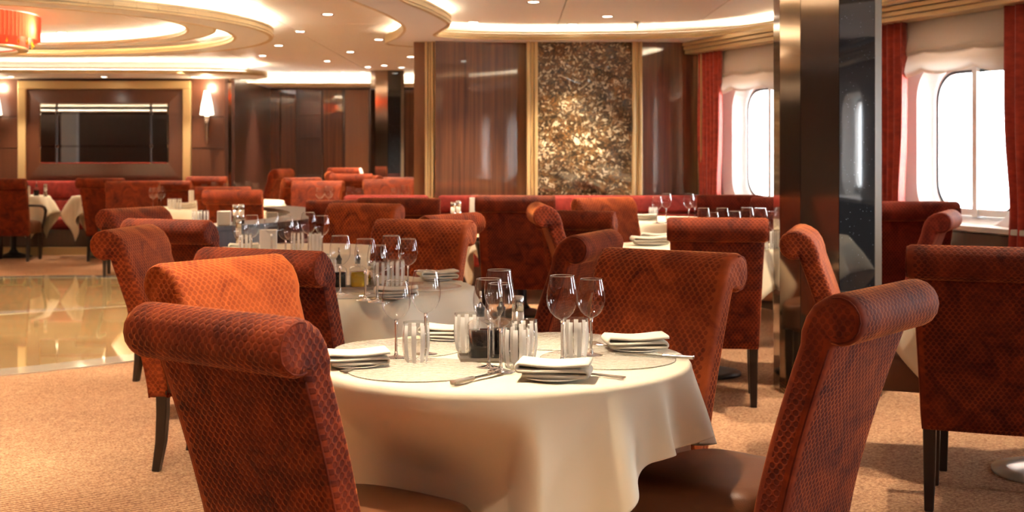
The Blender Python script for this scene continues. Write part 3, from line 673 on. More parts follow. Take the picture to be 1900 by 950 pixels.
# ================================================================== CHAIRS
def back_mesh(W=.50, bottom=.30):
    """closed profile swept across the width; u = x, v = arc length"""
    def yc(z): s = max(0, (z-.30)/.60); return -.215-.17*s**1.35
    prof = []   # (y, z, cy, cz, width factor)
    def wf(z): t = min(1, max(0, (z-.30)/.55)); return .87+.07*t
    for k in range(12):
        z = bottom+(.85-bottom)*k/11; prof.append((yc(z)+.042, z, yc(z), z, wf(z)))
    rc = (-.432, .917); R = .062
    a0 = yc(.85)+.042
    # front top sweep to roll top
    for (y, z) in ((a0-.006, .885), (a0-.018, .918), (a0-.038, .948), (a0-.066, .967)): prof.append((y, z, rc[0]+.03, min(z-.02, .90), .965))
    for k in range(11):
        a = math.radians(75+k*21.5); prof.append((rc[0]+.0-R*math.cos(a)*-1 if False else rc[0]+R*math.cos(a), rc[1]+R*math.sin(a), rc[0], rc[1], 1.0))
    # underside back to rear face
    prof.append((yc(.852)-.046, .872, yc(.85), .87, .955))
    for k in range(11, -1, -1):
        z = bottom+(.845-bottom)*k/11; prof.append((yc(z)-.042, z, yc(z), z, wf(z)))
    n = len(prof); L = [0]
    for i in range(1, n): L.append(L[-1]+math.hypot(prof[i][0]-prof[i-1][0], prof[i][1]-prof[i-1][1]))
    st = []
    for k in range(5):
        a = k/4*PI/2; st.append((1-(1-math.sin(a))*.038/(W/2)*2*.5, max(.05, 1-(1-math.sin(a))**1 * 0 - (1-math.cos(PI/2-a))*.55)))
    # stations across: edge rounding
    xs_ = []
    re = .02
    for k in range(5):
        a = k/4*PI/2; xs_.append((-1, re*(1-math.sin(a)), (1-math.cos(a))))
    cols = [(-W/2+re*(1-math.sin(k/4*PI/2)), re*(1-math.cos(k/4*PI/2))) for k in range(4, -1, -1)]
    # cols: x from edge inward, inset amount from full profile
    cols = [(-W/2, re)]+[(-W/2+re*(1-math.cos(a)), re*(1-math.sin(a))) for a in (PI/8, PI/4, 3*PI/8, PI/2)]
    mid = [(-W/2+re+(W-2*re)*k/10, 0) for k in range(1, 10)]
    cols = cols+mid+[(-x_, i_) for x_, i_ in cols[::-1]]
    v = []; uv = []
    for x_, ins in cols:
        for i, (y, z, cy, cz, w) in enumerate(prof):
            dx, dz = y-cy, z-cz; d = math.hypot(dx, dz) or 1; k = max(0, d-ins)/d
            pad = .006*(1-(2*x_/W)**2)
            yy, zz = cy+dx*k, cz+dz*k
            if k > .99 and d < .05: yy += pad*(1 if y > cy else -.6)
            if i == 0 or i == n-1: zz = bottom + (ins if ins else 0)
            v.append((x_*w, yy, zz)); uv.append((x_, L[i]))
    m = len(cols)
    f = [(c*n+i, (c+1)*n+i, (c+1)*n+(i+1) % n, c*n+(i+1) % n) for c in range(m-1) for i in range(n)]
    # side caps: fan from centreline strip (duplicate uv for sides by thickness)
    for c, flip in ((0, True), (m-1, False)):
        base = len(v); x_ = cols[c][0]
        for i, (y, z, cy, cz, w) in enumerate(prof):
            q = Vector(v[c*n+i]); v.append(tuple(q)); uv.append((q.y*1.0+.5, q.z))
        # strips pairing front i with rear n-1-i
        h = n//2
        for i in range(h-1):
            a, b, c_, d_ = base+i, base+i+1, base+n-2-i, base+n-1-i
            f.append((a, b, c_, d_) if not flip else (d_, c_, b, a))
        if n % 2: f.append((base+h-1, base+h, base+h+1))
    return mesh('backrest', v, f, uv), prof
def seat_mesh(W=.47):
    bm = bmesh.new(); n = 22; rows = []
    prof = [(.32, .93, .0), (.32, 1, 0), (.34, 1.0, 0), (.42, 1.0, 0), (.445, .985, 0), (.458, .94, 0), (.467, .80, 0), (.472, .5, 0), (.474, .0, 0)]
    def out(k):
        a = 2*PI*k/ (4*n); c, s = math.cos(a), math.sin(a); e = 2/5.5
        xx = W/2*math.copysign(abs(c)**e, c); yy = .205*math.copysign(abs(s)**e, s); 
        if yy > 0: yy += .022*(1-(xx/(W/2))**2)
        return xx*(1.0 if yy > 0 else .95), yy-.005
    N = 4*n
    for z, s, _ in prof[:-1]: rows.append([bm.verts.new((out(k)[0]*s, .015+(out(k)[1]-.015)*s, z)) for k in range(N)])
    for a, b in zip(rows, rows[1:]):
        for k in range(N): bm.faces.new((a[k], a[(k+1) % N], b[(k+1) % N], b[k]))
    top = bm.verts.new((0, .015, .474)); 
    for k in range(N): bm.faces.new((rows[-1][k], rows[-1][(k+1) % N], top))
    bm.faces.new(rows[0][::-1])
    me = bpy.data.meshes.new('seat'); bm.to_mesh(me); bm.free(); return me
def sqleg(pts, w):
    v = []
    for (x_, y, z), s in zip(pts, w): v += [(x_-s, y-s, z), (x_+s, y-s, z), (x_+s, y+s, z), (x_-s, y+s, z)]
    n = len(pts); f = [(4*i+k, 4*i+(k+1) % 4, 4*i+4+(k+1) % 4, 4*i+4+k) for i in range(n-1) for k in range(4)]+[(3, 2, 1, 0), (4*n-4, 4*n-3, 4*n-2, 4*n-1)]
    return MB().add(v, f)
CH = {}
def make_chair(kind, mt):
    arm = kind == 'armchair'; W = .575 if arm else .50
    key = (kind, mt)
    if key in CH: return CH[key]
    r = empty(kind)
    if ('b', arm) not in CH: CH[('b', arm)] = (back_mesh(W), seat_mesh(W-.04))
    (bme, prof), sme = CH[('b', arm)]
    bme = bme.copy(); bme.materials.clear(); b = link('backrest', bme, mt, r, True)
    # piping along both rear and front side edges
    n = len(prof)
    for s in (-1, 1):
        rear = [(s*(W/2-.008)*p[4], p[0]+.007, p[1]) for p in prof[-12:]]
        MB().tube(rear, .0035, 5).build('piping', mt, b, smooth=True)
        rollc = [(s*(W/2-.0035), p[2]+(p[0]-p[2])*.86, p[3]+(p[1]-p[3])*.86) for p in prof[16:27]]; MB().tube(rollc, .003, 5).build('roll_piping', mt, b, smooth=True)
    link('seat', sme.copy() if sme.materials else sme, 'leather', r, True)
    hw = W/2-.05
    for s in (-1, 1):
        sqleg([(s*hw, .165, .33), (s*hw, .165, .2), (s*hw, .165, 0)], [.022, .021, .015]).build('leg', 'darkwood', r, .003, seg=1)
        sqleg([(s*(hw-.01), -.20, .33), (s*(hw-.01), -.20, .24), (s*(hw-.01), -.207, .12), (s*(hw-.01), -.228, 0)], [.023, .022, .020, .016]).build('leg', 'darkwood', r, .003, seg=1)
    if arm:
        for s in (-1, 1):
            MB().tube([(s*(W/2-.02), -.30, .66), (s*(W/2+.01), -.18, .655), (s*(W/2+.02), -.02, .645), (s*(W/2+.02), .10, .625), (s*(W/2+.015), .17, .58), (s*(W/2), .19, .50), (s*(W/2-.015), .17, .42), (s*(W/2-.03), .15, .36)], [.014, .016, .018, .019, .019, .018, .017, .017], 8).build('armrest', 'darkwood', r, smooth=True)
    CH[key] = r; r['used'] = 0
    return r
def chair(px, ytop, Y, theta, label, group, kind='dining_chair', mt='velvet', dx=0):
    src = make_chair(kind, mt)
    if src['used'] == 0: o = src; src['used'] = 1
    else: o = copy_tree(src)
    zt = EYE-(ytop-HY)*Y/F
    th = math.radians(theta); fx, fy = math.sin(th), math.cos(th)
    x0 = X(px, Y)+dx; o.location = (x0+.43*fx, Y+.43*fy, 0); o.rotation_euler = (0, 0, -th); o.scale = (1, 1, zt/.979)
    if 'used' in o and o is not src: del o['used']
    tag(o, label, 'chair', group); return o
g1 = 'velvet chairs at the nearest table'; g2 = 'velvet chairs at the middle tables'; g3 = 'velvet chairs at the far tables'
chair(406, 573, 2.79, 37, 'burnt orange velvet dining chair in the left foreground, seen from behind', g1)
chair(1632, 530, 3.26, -52, 'burnt orange velvet dining chair in the right foreground, roll toward the right edge', g1)
chair(1243, 464, 4.32, 214, 'dotted orange velvet dining chair facing us behind the nearest table, right side', g1, mt='velvet_lit')
chair(412, 479, 4.04, 126, 'brightly lit orange dotted chair directly behind the left foreground chair', g1, mt='velvet_brightly_lit')
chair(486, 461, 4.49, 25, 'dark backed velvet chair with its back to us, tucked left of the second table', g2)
chair(238, 421, 5.62, 97, 'velvet chair turned sideways to the right beside the marble floor', g2, mt='velvet_lit')
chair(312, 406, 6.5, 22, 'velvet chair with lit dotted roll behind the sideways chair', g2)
chair(787, 407, 6.3, 198, 'dotted velvet chair facing us behind the second table', g2, mt='velvet_lit')
chair(677, 377, 8.2, 200, 'orange velvet chair facing us behind the glasses of the third table', g2, mt='velvet_lit')
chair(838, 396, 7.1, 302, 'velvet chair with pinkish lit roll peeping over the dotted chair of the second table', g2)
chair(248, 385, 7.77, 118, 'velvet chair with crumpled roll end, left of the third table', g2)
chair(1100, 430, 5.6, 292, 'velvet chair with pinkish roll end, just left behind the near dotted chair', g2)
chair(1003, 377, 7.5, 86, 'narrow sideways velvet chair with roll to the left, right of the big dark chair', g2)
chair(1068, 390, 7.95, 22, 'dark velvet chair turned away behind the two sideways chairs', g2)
chair(1120, 366, 9.6, 150, 'smooth orange velvet chair with roll to the left in front of the banquette', g2, mt='velvet_lit')
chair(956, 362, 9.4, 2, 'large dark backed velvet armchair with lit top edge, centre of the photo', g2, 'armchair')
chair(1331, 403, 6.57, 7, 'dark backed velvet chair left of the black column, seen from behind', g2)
chair(1482, 421, 5.8, 106, 'orange velvet armchair in front of the black column, roll to the left', g2, 'armchair', mt='velvet_lit')
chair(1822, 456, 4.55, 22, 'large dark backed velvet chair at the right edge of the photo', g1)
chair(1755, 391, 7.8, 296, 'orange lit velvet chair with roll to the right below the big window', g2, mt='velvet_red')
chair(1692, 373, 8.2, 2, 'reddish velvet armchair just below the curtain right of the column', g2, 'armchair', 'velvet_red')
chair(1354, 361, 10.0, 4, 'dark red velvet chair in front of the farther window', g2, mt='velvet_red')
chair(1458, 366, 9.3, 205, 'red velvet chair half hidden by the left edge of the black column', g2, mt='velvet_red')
chair(3, 331, 15.4, 0, 'dark velvet armchair at the left edge in front of the mirror wall', g3, 'armchair')
chair(187, 330, 15.4, 4, 'dark velvet armchair below the left part of the framed mirror', g3, 'armchair')
chair(246, 336, 14.3, 168, 'rust velvet armchair facing us below the mirror centre', g3, 'armchair')
chair(318, 335, 15.6, 10, 'velvet chair with dark back below the right part of the mirror', g3)
chair(384, 327, 16.0, 0, 'velvet chair with dark back below the right wall sconce', g3)
chair(414, 346, 11.9, -8, 'velvet chair mostly hidden behind the dark chair by the curved partition', g3)
chair(432, 352, 10.95, 3, 'dark backed velvet chair inside the curved partition', g3)
chair(524, 313, 16.8, 285, 'sideways velvet chair with bright orange edge before the far dark wall', g3)
chair(560, 329, 15.6, 320, 'light orange velvet chair turned away behind the facing far chair', g3)
chair(590, 335, 14.3, 184, 'velvet armchair facing us behind the far glasses, left one', g3, 'armchair')
chair(631, 371, 9.75, -4, 'dark backed velvet chair between the partition and the orange chair', g3)
chair(740, 367, 9.05, 3, 'wide dark backed velvet armchair left of the gold pilaster', g3, 'armchair')
chair(612, 318, 16.9, 80, 'small sideways velvet chair with arched roll by the far wall', g3)
chair(640, 311, 17.6, 20, 'farthest velvet chair before the far column', g3)
chair(652, 322, 15.4, 2, 'dark velvet chair just in front of the farthest chair', g3)
chair(688, 325, 15.6, 60, 'velvet chair turned right in front of the far column', g3)
chair(722, 332, 14.3, 176, 'velvet armchair facing us behind the far glasses, right one', g3, 'armchair')
chair(745, 329, 16.8, 0, 'velvet chair half hidden by the wood end of the partition wall', g3)
bq = banquette('banquette', -1.45, -.72, 11.35, .93, 'short orange velvet banquette left of the gold pilaster', 2, .5, 1)

# ================================================================== TABLES AND CLOTHS
def simulate(S=1.42, R=.51, n=61, rot=.0, seed=0, zt=.75, steps=260, off=(0, 0), seats=()):
    rs_ = np.random.RandomState(seed)
    g = np.linspace(-S/2, S/2, n); gx, gy = np.meshgrid(g, g, indexing='ij')
    c, s = math.cos(rot), math.sin(rot)
    p = np.stack([gx*c-gy*s, gx*s+gy*c, np.full_like(gx, zt+.004)], -1)+rs_.randn(n, n, 3)*np.array([.0, .0, .0025])
    p[..., 0] += off[0]; p[..., 1] += off[1]
    q = p.copy(); d = S/(n-1); dt = .016
    def sl(a, i, j, di, dj):
        i0, i1 = max(0, -di), n-max(0, di); j0, j1 = max(0, -dj), n-max(0, dj)
        return a[i0:i1, j0:j1], a[i0+di:i1+di, j0+dj:j1+dj]
    pin = (np.linalg.norm(p[..., :2], axis=-1) < R-.02); p0 = p.copy(); p0[..., 2] = zt+.004
    cons = [(1, 0, d, 1), (0, 1, d, 1), (1, 1, d*math.sqrt(2), .5), (1, -1, d*math.sqrt(2), .5), (3, 0, 3*d, .2), (0, 3, 3*d, .2), (6, 0, 6*d, .10), (0, 6, 6*d, .10)]
    for t in range(steps):
        vel = (p-q)*.975; q = p.copy(); p = p+vel; p[..., 2] -= 9.8*dt*dt*.6
        for it in range(9):
            for di, dj, L0, k in cons:
                st_ = max(abs(di), abs(dj))
                for par in range(2):
                    a, b = sl(p, 0, 0, di, dj)
                    if abs(di): sa = (slice(par, None, 2), slice(None))
                    else: sa = (slice(None), slice(par, None, 2))
                    A, B = a[sa], b[sa]; D = B-A; ln = np.linalg.norm(D, axis=-1, keepdims=True)+1e-9
                    cor = D*((ln-L0)/ln)*.5*k
                    if st_ >= 3: cor = np.where(ln < L0, cor*.6, cor)
                    if st_ == 1 and par >= 0:
                        A += cor; B -= cor
                    else:
                        A += cor*.5; B -= cor*.5
            p[pin] = p0[pin]
            r = np.linalg.norm(p[..., :2], axis=-1); ins = r < R
            top = ins & (p[..., 2] < zt+.004) & (p[..., 2] > zt-.03); p[..., 2][top] = zt+.004
            side = ins & (p[..., 2] <= zt-.03) & ~top
            if side.any():
                k = (R/np.maximum(r, 1e-6))[..., None]; p[..., :2] = np.where(side[..., None], p[..., :2]*k, p[..., :2])
            for sx, sy, th_ in seats:
                fx_, fy_ = math.sin(th_), math.cos(th_); ly = (p[..., 0]-sx)*fx_+(p[..., 1]-sy)*fy_; lx = (p[..., 0]-sx)*fy_-(p[..., 1]-sy)*fx_
                m_ = (abs(lx) < .255) & (ly < .235) & (ly > -.2) & (p[..., 2] < .485) & (p[..., 2] > .1)
                onto = m_ & (p[..., 2] > .462); p[..., 2][onto] = .485; m_ = m_ & ~onto; sh = np.where(m_, np.minimum(.235-ly, .03), 0); p[..., 0] += sh*fx_; p[..., 1] += sh*fy_
            fl_ = p[..., 2] < .02; p[..., 2][fl_] = .02
        fr = top; q[fr] = q[fr]*.3+p[fr]*.7
    r = np.linalg.norm(p[..., :2], axis=-1); p[..., 2] = np.where(r < R-.012, zt+.004, p[..., 2])
    return p, n
CLOTHS = {}
def draped(R=.505, zt=.75):
    """smooth hand set drape: hem drop and fold ridges by direction round the table"""
    deg = [-180, -140, -115, -95, -78, -66, -57, -48, -35, -20, -8, 4, 15, 40, 85, 130, 180]
    hang = [.30, .40, .58, .60, .47, .33, .25, .185, .165, .165, .20, .245, .21, .18, .48, .2, .30]
    ridges = [(-150, 10, .16), (-128, 8, .12), (-104, 9, .10), (-84, 7, .13), (-58, 5.5, .34), (-40.5, 3.2, .30), (-20, 8, .42), (-1, 5, .30), (22, 7, .3), (50, 9, .2), (78, 8, .35), (100, 8, .3), (130, 9, .2), (160, 8, .25)]
    NA, NS, NR = 420, 44, 6; v = []; uv = []
    f_ = (math.sin(math.radians(37)), math.cos(math.radians(37))); seat = (-.331, -.407)
    for i in range(NA):
        ph = -180+360*i/NA; a = math.radians(ph); dx, dy = math.cos(a), math.sin(a)
        L = sum(float(np.interp(((ph+o+180) % 360)-180, deg, hang)) for o in (-6, -3, 0, 3, 6))/5
        C = sum(am*math.exp(-(((ph-c+180) % 360-180)/w)**2) for c, w, am in ridges)
        for k in range(NR):
            r = (R-.012)*(k+1)/NR if k < NR else R; v.append((dx*r, dy*r, zt+.004)); uv.append((.5+dx*r/1.5, .5+dy*r/1.5))
        for k in range(1, NS+1):
            s_ = (L+.02)*k/NS
            rb = .014   # rounding over the table edge
            if s_ < rb*PI/2: q = s_/rb; rr = R-.012+rb*math.sin(q); z = zt+.004-rb*(1-math.cos(q))
            else:
                d = s_-rb*PI/2; rr = R-.012+rb+d*(.02+C)*(1-.35*d)+.004*math.sin(ph*.21+d*9)*min(1, d*8); z = zt+.004-rb-d*math.sqrt(max(.3, 1-(.02+C)**2*.8))
            g_ = dx*f_[0]+dy*f_[1]
            if g_ < -.3 and z < .73:
                rs_ = (-(seat[0]*f_[0]+seat[1]*f_[1])-.24)/(-g_); px_, py_ = dx*rs_, dy*rs_
                lx = abs((px_-seat[0])*f_[1]-(py_-seat[1])*f_[0]); win = min(1, max(0, (.335-lx)/.08)); win = win*win*(3-2*win)
                t = min(1, max(0, (.73-z)/.23)); t = t*t*(3-2*t)
                rr = rr*(1-win*t)+min(rr, rs_)*win*t
            v.append((dx*rr, dy*rr, z)); uv.append((.5+dx*(R+s_)/1.5, .5+dy*(R+s_)/1.5))
    M_ = NR+NS; c = len(v); v.append((0, 0, zt+.004)); uv.append((.5, .5))
    f = [(i*M_+k, i*M_+k+1, ((i+1) % NA)*M_+k+1, ((i+1) % NA)*M_+k) for i in range(NA) for k in range(M_-1)]+[(c, i*M_, ((i+1) % NA)*M_) for i in range(NA)]
    return mesh('tablecloth', v, f, uv)
def cloth_mesh(key, **kw):
    if key in CLOTHS: return CLOTHS[key]
    if key == 'a': CLOTHS[key] = draped(); return CLOTHS[key]
    p, n = simulate(**kw); v = p.reshape(-1, 3); f = [(i*n+j, (i+1)*n+j, (i+1)*n+j+1, i*n+j+1) for i in range(n-1) for j in range(n-1)]
    g = np.linspace(0, 1, n); uv = [(a, b) for a in g for b in g]
    me = mesh('tablecloth', v, f, uv); CLOTHS[key] = me; return me
TB = {}
def table(x0, y0, label, clabel, key='a', rz=0, R=.50, basecol='black', sc=1.0, far=False):
    if 't' not in TB:
        r = empty('round_table')
        lathe('tabletop', [(0, .725), (.475, .725), (.485, .73), (.485, .747), (0, .7475)], 'darkwood', r, 48)
        lathe('pedestal', [(0, .72), (.09, .72), (.045, .68), (.04, .1), (.07, .06), (.0, .06)], 'black', r, 20)
        lathe('base_plate', [(0, .0), (.26, .0), (.26, .012), (.20, .022), (.06, .06), (0, .06)], 'black', r, 32)
        TB['t'] = r; o = r
    else: o = copy_tree(TB['t'])
    if y0 == T9[1]:
        bp_ = [c_ for c_ in o.children if c_.name.startswith('base_plate')][0]; bp_.data = bp_.data.copy(); bp_.data.materials.clear(); bp_.data.materials.append(M['china']); bp_['label'] = 'pale round base plate'
    o.location = (x0, y0, 0); o.scale = (sc, sc, 1); tag(o, label, 'table', 'round dining tables')
    c = link('tablecloth', cloth_mesh(key, **KW[key]), 'linen', smooth=True); c.location = (x0, y0, 0); c.rotation_euler = (0, 0, rz); c.scale = (sc, sc, 1)
    if not c.modifiers:
        md = c.modifiers.new('thick', 'SOLIDIFY'); md.thickness = .0014; md.offset = 1
    tag(c, clabel, 'tablecloth', 'cream tablecloths'); return o
KW = {'a': dict(S=1.50, R=.505, rot=math.radians(33), seed=3, off=(-.10, -.03), seats=((-.331, -.407, math.radians(37)), (.60, -.015, math.radians(-52)), (.307, .423, math.radians(214)), (-.509, .247, math.radians(126)))), 'b': dict(S=1.42, R=.505, rot=math.radians(20), seed=7, n=45, steps=200)}
T1 = (-.03, 3.54); T2 = (-.66, 5.40); T3 = (-1.2, 7.45); T6 = (1.10, 7.78); T9 = (2.22, 5.36); T5 = (1.22, 10.75); T4 = (.08, 10.55)
T11 = (-3.2, 12.8); T10 = (-3.05, 14.7); T15 = (-1.5, 13.0); T16 = (-1.68, 16.7)
table(*T1, 'nearest round table, hidden under its cloth', 'cream tablecloth draped over the nearest table', 'a', 0)
table(*T2, 'second round table, behind the nearest one', 'cream tablecloth on the second table behind the nearest one', 'b', .4)
table(*T3, 'third round table, behind the dark backed chairs on the left', 'cream tablecloth on the third table, mostly hidden by chairs', 'b', 1.1)
table(*T6, 'round table just left of the black column', 'cream tablecloth on the table just left of the black column', 'b', .55, sc=.95)
table(*T9, 'round table behind the dark chair at the right edge', 'cream tablecloth behind the dark chair at the right edge', 'b', 2.2)
table(*T5, 'round table in front of the red banquette, right of the mosaic', 'cream tablecloth on the table by the red banquette', 'b', 1.9)
table(*T4, 'round table behind the large central armchair', 'cream tablecloth behind the large central armchair', 'b', .9, sc=.92)
table(*T11, 'round table below the right part of the mirror', 'cream tablecloth on the table with a standing card on the left', 'b', 1.3)
table(*T10, 'round table beyond the curved partition', 'cream tablecloth beyond the curved partition', 'b', .5)
table(*T15, 'round table behind the short orange banquette', 'cream tablecloth behind the short orange banquette', 'b', 1.5)
table(*T16, 'farthest round table before the far column', 'cream tablecloth on the farthest table', 'b', .3)
table(X(25, 16.3), 16.3, 'table in front of the left wall banquette, left of the gap', 'cream tablecloth hanging in a point, left side of the gap', 'b', -.35, sc=.84)
table(X(200, 16.3), 16.3, 'table in front of the mirror wall banquette, right of the gap', 'cream tablecloth hanging in a point, right side of the gap', 'b', -.35, sc=.84)

# ================================================================== TABLEWARE
ZT = .7565
def glass_proto(big):
    h = .228 if big else .208; k = h/.228; r = empty('wine_glass')
    b = [(.0, .112), (.006, .1125), (.018, .119), (.030, .131), (.038, .148), (.0405, .165), (.0395, .185), (.0355, .208), (.0315, .228)]
    
    s = 1 if big else .95
    lathe('bowl', [(x_*s, z*k) for x_, z in b], 'glass', r, 32)
    lathe('rim', [(.0310*s, h-.0012), (.0319*s, h-.0012), (.0319*s, h+.0003), (.0310*s, h+.0003), (.0310*s, h-.0012)], 'crystal', r, 32)
    lathe('stem', [(0, .112*k), (.0055, .1125*k), (.0038, .098*k), (.0034, .06), (.0036, .02), (.006, .009), (.0, .009)], 'crystal', r, 12)
    lathe('foot', [(0, .009), (.007, .0085), (.018, .005), (.036, .0018), (.0365, 0), (0, 0)], 'crystal', r, 32)
    return r
GP = {}
def inst(key, maker, loc, rz=0, scale=None):
    if key not in GP: GP[key] = maker(); o = GP[key]
    else: o = copy_tree(GP[key])
    o.location = loc; o.rotation_euler = (0, 0, rz)
    if scale: o.scale = scale
    return o
def simple_glass(big):
    h = .228 if big else .208; k = h/.228
    b = [(.0365, 0), (.036, .0018), (.007, .008), (.0038, .02), (.0035, .09), (.006, .1125), (.018, .119), (.030, .131), (.038, .148), (.0405, .165), (.0395, .185), (.0355, .208), (.0315, .228)]
    return lathe('wine_glass', [(x_, z*k) for x_, z in b], 'glass', None, 18)
def wine(x_, y_, big, label, group, ht=None, far=False):
    h = .228 if big else .208; s = (ht/h if ht else 1)
    o = inst(('wf' if far else 'w', big), (lambda: simple_glass(big)) if far else (lambda: glass_proto(big)), (x_, y_, ZT), random.random()*6, (1, 1, s))
    tag(o, label, 'wine glass', group); return o
def wine_top(px, ytop, big, label, group, far=True):
    h = .228 if big else .208; Y = (EYE-ZT-h)*F/(ytop-HY); return wine(X(px, Y), Y, big, label, group, None, far)
def on(px, py): p = P(px, py, ZT); return p.x, p.y
def tumbler_make():
    r = empty('water_tumbler')
    pr = [(.0, .006), (.026, .006), (.030, .012), (.034, .04), (.0345, .07), (.032, .105), (.0332, .1055), (.0357, .07), (.0352, .04), (.0315, .010), (.029, 0), (0, 0)]
    lathe('body', pr, 'tumbler', r, 36, True)
    return r
def tumbler_make():
    pr = [(.0, .004), (.027, .004), (.030, .012), (.0345, .04), (.035, .07), (.0325, .106)]
    r = lathe('water_tumbler', [(0, 0), (.028, 0), (.0315, .012), (.0355, .04), (.036, .07), (.0335, .106), (.0325, .106), (.0345, .07), (.034, .04), (.029, .010), (0, .008)], 'tumbler', None, 40, True)
    return r
def tumbler(x_, y_, label, group):
    o = inst('t', tumbler_make, (x_, y_, ZT), random.random()*6); tag(o, label, 'tumbler', group); return o
gN = 'wine glasses on the nearest table'
x_, y_ = on(735, 665); wine(x_, y_, False, 'leftmost wine glass on the nearest table', gN)
x_, y_ = on(790, 658); wine(x_, y_, True, 'taller wine glass second from left on the nearest table', gN)
x_, y_ = on(907, 683); wine(x_, y_, True, 'left of the two front middle wine glasses, before the dark bottle', gN)
x_, y_ = on(929, 690); wine(x_, y_, False, 'nearest wine glass, middle of the nearest table', gN, .222)
x_, y_ = on(926, 655); wine(x_, y_, True, 'tall wine glass standing behind the two front middle ones', gN)
x_, y_ = on(1043, 673); wine(x_, y_, True, 'large wine glass right of the pepper mill on the nearest table', gN)
x_, y_ = on(1097, 660); wine(x_, y_, False, 'rightmost wine glass on the nearest table', gN)
gT = 'striped tumblers on the nearest table'
for (a, b, lb) in ((772, 672, 'striped frosted tumbler between the two left wine glasses'), (866, 652, 'striped frosted tumbler left of the dark bottle'), (958, 681, 'striped frosted tumbler in front of the pepper mill'), (973, 667, 'striped frosted tumbler half behind the one by the pepper mill'), (1068, 664, 'striped frosted tumbler between the two right wine glasses')):
    x_, y_ = on(a, b); tumbler(x_, y_, lb, gT)
# chargers
def charger_make():
    r = .185; pr = [(0, .0025), (r-.004, .0025), (r, .0018), (r, 0), (0, 0)]
    return lathe('glass_charger', pr, 'placemat', None, 64)
def charger(x_, y_, label, sc=1): o = inst('c', charger_make, (x_, y_, ZT), random.random()*6, (sc, sc, 1)); tag(o, label, 'placemat', 'pressed glass chargers'); return o
for dx, dy, lb in ((-.205, -.20, 'round pressed glass placemat at the front left of the nearest table'), (-.285, .16, 'round pressed glass placemat at the back left of the nearest table'), (.285, -.02, 'round pressed glass placemat at the right of the nearest table'), (.17, .30, 'round pressed glass placemat at the back of the nearest table')):
    charger(T1[0]+dx, T1[1]+dy, lb, .98)
# napkin on plate
def plate_make(): return lathe('side_plate', [(0, .003), (.05, .003), (.064, .008), (.068, .0085), (.068, .007), (.05, 0), (0, 0)], 'china', None, 40)
def napkin_make(L=.155, W=.10):
    path = []; t = .0098; g = .0012
    def seg(x0, x1, z, n=10, amp=.0015, ph=0):
        for k in range(n+1):
            u = k/n; path.append((x0+(x1-x0)*u, z+amp*math.sin(u*5+ph)))
    def turn(x, z0, z1, sgn):
        for k in range(1, 5):
            a = -PI/2+PI*k/5; path.append((x+sgn*math.cos(a)*(z1-z0)/2, (z0+z1)/2+math.sin(a)*(z1-z0)/2))
    z1, z2, z3 = t/2, t*1.5+g, t*2.5+2*g+.001
    seg(-L/2+.012, L/2-.004, z1, ph=.5, amp=.0006); turn(L/2-.004, z1, z2, 1); seg(L/2-.004, -L/2+.004, z2, amp=.0012, ph=.5); turn(-L/2+.004, z2, z3, -1); seg(-L/2+.004, L/2+.004, z3+.001, ph=2.4, amp=.003)
    n = len(path); v = []; f = []; m = 12
    for i, (x_, z) in enumerate(path):
        a = Vector((path[max(i-1, 0)][0], path[max(i-1, 0)][1])); b_ = Vector((path[min(i+1, n-1)][0], path[min(i+1, n-1)][1])); d = (b_-a).normalized(); nx_, nz_ = -d.y, d.x
        wv_ = 1+.04*math.sin(i*.35)
        for k in range(m):
            an = 2*PI*(k+.5)/m; c_, s_ = math.cos(an), math.sin(an)
            yy = W/2*wv_*math.copysign(abs(c_)**.3, c_); o_ = t/2*math.copysign(abs(s_)**.7, s_)
            v.append((x_+nx_*o_, yy, z+nz_*o_))
    f = [(i*m+k, i*m+(k+1) % m, (i+1)*m+(k+1) % m, (i+1)*m+k) for i in range(n-1) for k in range(m)]+[tuple(range(m-1, -1, -1)), tuple((n-1)*m+k for k in range(m))]
    return link('napkin', mesh('napkin', v, f), 'napkin', smooth=True)
def setting(x_, y_, rz, lb, g='napkins on the nearest table', sc=1.0):
    p = inst('pl', plate_make, (x_, y_, ZT), 0, (sc, sc, 1)); tag(p, ('white side plate under the '+lb).replace('folded cream ', '').replace('folded ', '').replace('seen through the nearest glasses, ', 'in front on the ').replace('table left of the column', 'table by the column'), 'plate', 'side plates')
    o = inst('nap', napkin_make, (x_, y_, ZT+.0085), rz, (sc, sc, sc)); tag(o, lb, 'napkin', g)
x_, y_ = on(660, 680); setting(x_, y_, .25, 'folded cream napkin at the left of the nearest table')
x_, y_ = on(1028, 703); setting(x_, y_, -.15, 'folded cream napkin at the front of the nearest table', sc=1.1)
x_, y_ = on(1178, 650); setting(x_, y_, .1, 'folded cream napkin at the right of the nearest table', sc=1.05)
x_, y_ = on(832, 630); setting(x_, y_, -.2, 'folded cream napkin at the back of the nearest table')
